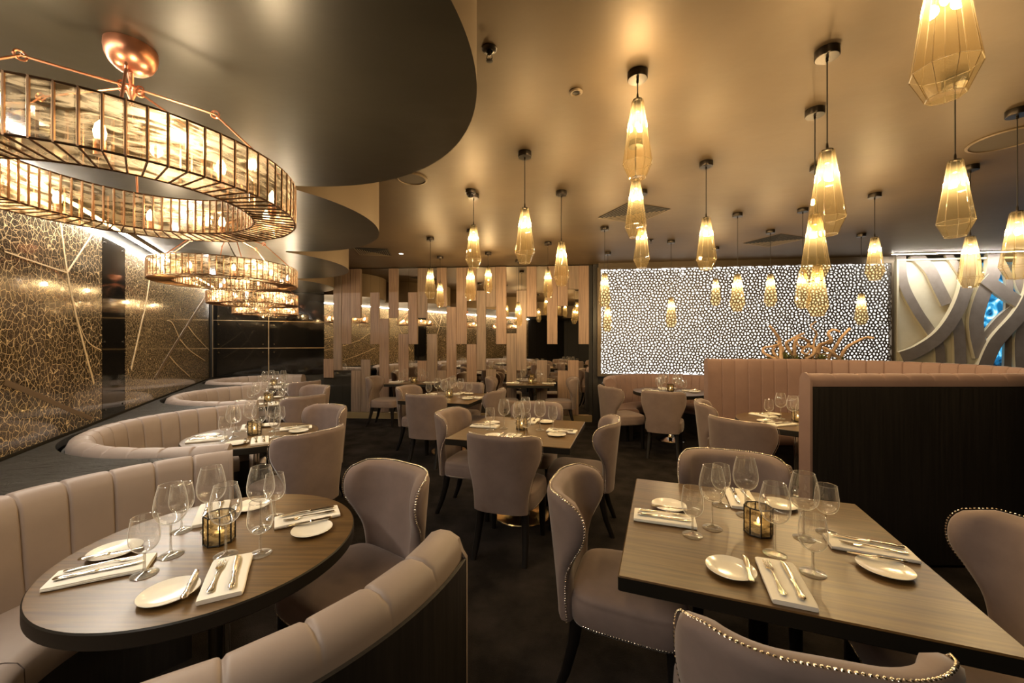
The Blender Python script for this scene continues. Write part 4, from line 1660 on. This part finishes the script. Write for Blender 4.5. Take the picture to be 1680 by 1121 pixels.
# ================================================================== CHANDELIERS
def chandelier_meshes():
    ro, ri, h = .465, .332, .135
    n = 76
    gl_o, gl_i, gl_b = MB(), MB(), MB()
    bars = MB()
    for k in range(n):
        a, a2 = 2 * pi * k / n, 2 * pi * (k + 1) / n
        for mb, r in ((gl_o, ro), (gl_i, ri)):
            mb.add([(r * cos(a), r * sin(a), .004), (r * cos(a2), r * sin(a2), .004), (r * cos(a2), r * sin(a2), h), (r * cos(a), r * sin(a), h)], [(0, 1, 2, 3)])
            bars.tube([(r * cos(a), r * sin(a), 0), (r * cos(a), r * sin(a), h + .002)], .0035, 6)
            for z in (.002, h):
                bars.tube([(r * cos(a), r * sin(a), z), (r * cos(a2), r * sin(a2), z)], .0030, 6, cap=False)
        gl_b.add([(ri * cos(a), ri * sin(a), .003), (ro * cos(a), ro * sin(a), .003), (ro * cos(a2), ro * sin(a2), .003), (ri * cos(a2), ri * sin(a2), .003)], [(0, 1, 2, 3)])
        bars.tube([(ri * cos(a), ri * sin(a), .001), (ro * cos(a), ro * sin(a), .001)], .0026, 6)
    bulbs = MB()
    hold = MB()
    for k in range(10):
        a = 2 * pi * (k + .5) / 10
        x, y = .40 * cos(a), .40 * sin(a)
        bulbs.lathe([(.006, .045), (.011, .055), (.013, .068), (.009, .085), (.001, .097)], 12, c=(x, y, 0))
        hold.lathe([(.012, .010), (.012, .046), (.008, .050)], 12, c=(x, y, 0))
    # hanging hardware: centre hub, spokes with knots
    dz = ZS - 1.938
    hub_z = .378
    stem = MB().lathe([(.0065, hub_z - .03), (.0065, dz - .08), (.010, dz - .076)], 12)
    stem.lathe([(.003, hub_z - .05), (.006, hub_z - .035), (.015, hub_z - .008), (.021, hub_z), (.015, hub_z + .008), (.007, hub_z + .014)], 18)
    spokes = MB()
    for k in range(6):
        a = 2 * pi * k / 6 + .2
        p0 = (.022 * cos(a), .022 * sin(a), hub_z)
        pm = (.24 * cos(a), .24 * sin(a), hub_z - .055)
        p1 = (.44 * cos(a), .44 * sin(a), h)
        spokes.tube([p0, pm], .0034, 6)
        spokes.tube([pm, p1], .0034, 6)
        for q in (pm, p0):
            ring = [(q[0] + .012 * cos(t) * cos(a), q[1] + .012 * cos(t) * sin(a), q[2] + .012 * sin(t)) for t in [i * pi / 6 for i in range(13)]]
            spokes.tube(ring, .0032, 5)
    bowl = MB().lathe([(.066, dz - .0005), (.067, dz - .018), (.064, dz - .038), (.055, dz - .058), (.040, dz - .073), (.022, dz - .081), (.010, dz - .083)], 36)
    cable = MB().tube(spline([(0, 0, hub_z - .06), (.06, .05, hub_z - .19), (.20, .16, .19), (.33, .22, .145)], 8), .004, 6)
    return [('outer_glass', gl_o.mesh('outer_glass', 'ring_glass', 20), []), ('inner_glass', gl_i.mesh('inner_glass', 'ring_glass', 20), []),
            ('bottom_glass', gl_b.mesh('bottom_glass', 'ring_glass', 20), []),
            ('ring_frame', bars.mesh('ring_frame', 'leadwork', 40), [('bulb', bulbs.mesh('bulb', 'ring_bulb', 60)), ('bulb_holder', hold.mesh('bulb_holder', 'copper', 40))]),
            ('stem', stem.mesh('stem', 'copper', 50), []), ('hanging_rod', spokes.mesh('hanging_rod', 'copper', 50), []),
            ('ceiling_bowl', bowl.mesh('ceiling_bowl', 'copper', 50), []), ('power_cable', cable.mesh('power_cable', 'canopy', 50), [])]


CH = chandelier_meshes()
CL = bpy.data.lights.new('ring_lamp', 'POINT')
CL.energy = 3.4
CL.color = (1, .80, .55)
CL.shadow_soft_size = .02
for i, nm in enumerate(['above the booth nearest the camera', 'second in the row, above the second booth', 'third in the row, above the third booth', 'farthest in the row, before the black panels']):
    c = Vector((-1.23 - .94 * i, 1.28 + 1.75 * i))
    r = inst(CH, 'ring_chandelier', f'ring chandelier of antique glass panes, {nm}', 'chandelier', (c.x, c.y, 1.938), .07 * i, 'ring chandeliers over the booths')
    for k in range(5):
        a = 2 * pi * k / 5 + .63
        l = bpy.data.objects.new('lamp_light', CL)
        COL.objects.link(l)
        l.parent = r
        l.location = (.40 * cos(a), .40 * sin(a), .105)

# ================================================================== CEILING FITTINGS
def vent(x, y, rz, size, label):
    r = thing('ceiling_vent', label, 'ceiling vent', (x, y, HCEIL), rz)
    fr, bl = MB(), MB()
    h = size / 2
    n = 8
    for k in range(n):
        w0 = h * (1 - k / n)
        w1 = w0 - h / n * .30
        vs = []
        for w, z in ((w0, -.012), (w1, -.009)):
            vs += [(-w, -w, z), (w, -w, z), (w, w, z), (-w, w, z)]
        bl.add(vs, [(i, (i + 1) % 4, 4 + (i + 1) % 4, 4 + i) for i in range(4)])
    fr.box((0, 0, -.001), (size, size, .0018))
    part('back_plate', fr, 'ventdark', r)
    part('louvre_ring', bl, 'vent', r, sharp=20)


vent(1.36, 4.45, radians(22), .55, 'square ceiling vent amid pendants, nearer the camera')
vent(3.74, 5.65, radians(22), .55, 'square ceiling vent amid pendants before the lattice screen')
vent(-2.22, 6.35, radians(10), .50, 'square ceiling vent near the mirror wall and scalloped ceiling')


def ceiling_speaker(x, y, rr, label):
    r = thing('ceiling_speaker', label, 'speaker', (x, y, HCEIL))
    part('rim', MB().lathe([(rr, -.0005), (rr, -.008), (rr - .016, -.012), (rr - .018, -.004)], 48), 'fascia', r)
    part('mesh_grille', MB().lathe([(rr - .018, -.003), (rr - .02, -.0055), (.001, -.0055)], 48, cap=False), 'grille', r)


ceiling_speaker(-.885, 3.50, .135, 'round flush ceiling speaker beside the scalloped ceiling')
x, y = at_z(1652, 228, HCEIL)
ceiling_speaker(x, y, .20, 'large round flush ceiling speaker near the right photo edge')


def sprinkler(x, y, label, z=HCEIL):
    r = thing('sprinkler_head', label, 'sprinkler', (x, y, z))
    part('rose', MB().lathe([(.038, -.0005), (.038, -.004), (.03, -.012), (.017, -.014), (.014, -.004)], 24), 'canopy', r)
    b = MB()
    b.lathe([(.010, -.006), (.010, -.030), (.004, -.032)], 14)
    for s in (-1, 1):
        b.tube([(s * .008, 0, -.028), (s * .014, 0, -.044), (s * .004, 0, -.058)], .0022, 6)
    b.lathe([(.016, -.058), (.017, -.0605), (.003, -.062)], 16)
    part('nozzle', b, 'canopy', r)


x, y = at_z(803, 80, HCEIL)
sprinkler(x, y, 'dark sprinkler head on the ceiling at the top centre')
x, y = at_z(1068, 393, HCEIL)
sprinkler(x, y, 'tiny sprinkler head on the ceiling before the lattice screen')
x, y = at_z(945, 150, HCEIL)
r = thing('smoke_detector', 'small round ringed ceiling detector with a dark centre', 'detector', (x, y, HCEIL))
part('rim', MB().lathe([(.038, -.0005), (.038, -.006), (.03, -.012), (.022, -.010), (.021, -.003)], 28), 'fascia', r)
part('sensor', MB().lathe([(.0205, -.001), (.0205, -.007), (.012, -.009), (.001, -.009)], 24), 'canopy', r)
x, y = at_z(771, 309, HCEIL)
r = thing('dome_camera', 'small dark security dome on the ceiling just above a pendant', 'security camera', (x, y + .05, HCEIL))
part('mount', MB().lathe([(.05, -.0005), (.05, -.025), (.046, -.03), (.04, -.03)], 28), 'canopy', r)
part('dome', MB().lathe([(.040, -.029), (.038, -.045), (.028, -.060), (.012, -.068), (.001, -.07)], 24), 'black_gloss', r)
x, y = at_z(658, 416, HCEIL)
r = thing('downlight', 'small lit recessed downlight in the ceiling near the mirror wall', 'downlight', (x, y, HCEIL))
part('rim', MB().lathe([(.045, -.0005), (.045, -.005), (.034, -.008), (.032, -.002)], 28), 'chrome', r)
part('lens', MB().lathe([(.031, -.001), (.031, -.004), (.001, -.0045)], 24), 'downlight', r)

# ================================================================== FLOWERS BEHIND THE TALL BOOTH
con = thing('console_cabinet', 'dark console behind the tall pink-lit booth carrying the driftwood arrangement', 'console', (3.72, 5.42, 0))
part('body', MB().box((0, 0, .585), (1.30, .30, 1.13), bevel=.005), 'black_wood', con)
part('top', MB().box((0, 0, 1.165), (1.34, .34, .03), bevel=.004), 'black_wood', con)
part('foot', MB().box((0, 0, .010), (1.24, .26, .02)), 'leg', con)
arr = thing('driftwood_arrangement', 'wide arrangement of curling driftwood and succulents above the tall pink-lit booth', 'flower arrangement', (3.72, 5.42, 1.181))
part('trough', MB().box((0, 0, .03), (.95, .18, .058), bevel=.008), 'canopy', arr)


def apt(zx, zy, y=0.):
    """pixel of the 7x detail (origin 1230,500) -> arrangement coordinates"""
    px, py = 1230 + zx / 7, 500 + zy / 7
    Y = 5.42 + y
    return ((px - CX) / F * Y - 3.72, y, HC + (CY - py) / F * Y - 1.181)


curls = [
    ([(360, 590), (350, 430), (290, 320), (232, 245)], .016, .010),
    ([(520, 580), (420, 460), (480, 400), (560, 355), (620, 330)], .016, .009),
    ([(520, 590), (520, 440), (580, 380), (680, 430), (640, 490), (560, 470), (530, 400)], .017, .008),
    ([(640, 600), (740, 560), (730, 490), (640, 490), (600, 545), (660, 570), (690, 530)], .016, .008),
    ([(330, 590), (270, 540), (300, 480), (380, 490), (380, 540), (320, 550)], .014, .008),
    ([(300, 590), (170, 560), (160, 500), (250, 480), (340, 450), (300, 420)], .014, .007),
    ([(720, 600), (740, 420), (770, 330), (700, 250), (760, 195)], .010, .006),
    ([(760, 590), (820, 470), (940, 420), (900, 330), (960, 290), (1040, 315)], .017, .010),
    ([(900, 600), (980, 500), (1060, 370), (1150, 275)], .017, .012),
    ([(1040, 600), (1110, 500), (1240, 420), (1340, 380), (1430, 385)], .018, .010),
    ([(1050, 600), (940, 540), (850, 490), (880, 540), (960, 520)], .014, .007),
    ([(1060, 600), (960, 590), (850, 570), (770, 560)], .013, .007),
    ([(700, 600), (790, 470), (860, 440), (930, 400)], .014, .008),
]
for k, (pts, r0, r1) in enumerate(curls):
    y0 = -.06 + .12 * ((k * 37) % 10) / 10
    P3 = [Vector(apt(a, c_, y0 + .05 * sin(i * 1.7 + k))) for i, (a, c_) in enumerate(pts)]
    P3[0].z = max(.052, min(P3[0].z, .08))
    P3[0].y = max(-.07, min(.07, P3[0].y))
    sp = spline(P3, 9)
    for q in sp:
        q.z = max(q.z, .05)
    m = len(sp)
    part('driftwood_branch', MB().tube(sp, r0, 7, rad=[1.45 * (r0 + (r1 - r0) * i / (m - 1)) * (1 + .12 * sin(i * 1.3)) for i in range(m)]), 'wood_driftwood', arr, sharp=60)


def succulent(cx, cy, n, L, mat, parent):
    mb = MB()
    for i in range(n):
        a = 2 * pi * i / n * 2.4
        el = .35 + .95 * i / n
        ln = L * random.uniform(.8, 1.15)
        d = Vector((cos(a) * cos(el), sin(a) * cos(el), sin(el)))
        base = Vector((cx, cy, .058))
        side = d.cross(Vector((0, 0, 1))).normalized()
        upn = side.cross(d)
        loops = []
        for t, w in ((0, .010), (.35, .016), (.7, .012), (1, .001)):
            c = base + d * ln * t + Vector((0, 0, -.03 * t * t))
            loops.append([c + side * w, c + upn * w * .35, c - side * w, c - upn * w * .35])
        mb.loft(loops)
    part('succulent', mb, mat, parent, sharp=40)


for zx, L, mt in ((440, .17, 'green'), (540, .13, 'green'), (250, .12, 'green'), (820, .13, 'green'), (640, .14, 'brown_leaf'), (1000, .10, 'green')):
    succulent(apt(zx, 560)[0], random.uniform(-.05, .05), 16, L, mt, arr)

# ================================================================== CAMERA, WORLD, VIEW
cam = bpy.data.cameras.new('camera')
cam.sensor_width = 36
cam.sensor_fit = 'HORIZONTAL'
cam.lens = F / 1680 * 36
cam.clip_start = .02
co = link('camera', cam, None, (0, 0, HC))
co.rotation_euler = (pi / 2, 0, 0)
S.camera = co

w = bpy.data.worlds.new('world')
S.world = w
w.use_nodes = True
bg = w.node_tree.nodes.get('Background') or w.node_tree.nodes.new('ShaderNodeBackground')
bg.inputs[0].default_value = (.9, .75, .55, 1)
bg.inputs[1].default_value = .0

vs_ = S.view_settings
vs_.view_transform = 'Standard'
vs_.look = 'None'
vs_.gamma = 1
vs_.use_curve_mapping = False
vs_.exposure = 1.05
cy = S.cycles
cy.use_denoising = True
cy.max_bounces = 8
cy.diffuse_bounces = 4
cy.glossy_bounces = 5
cy.transmission_bounces = 4
cy.transparent_max_bounces = 24
cy.sample_clamp_indirect = 4
cy.caustics_reflective = False
cy.caustics_refractive = False
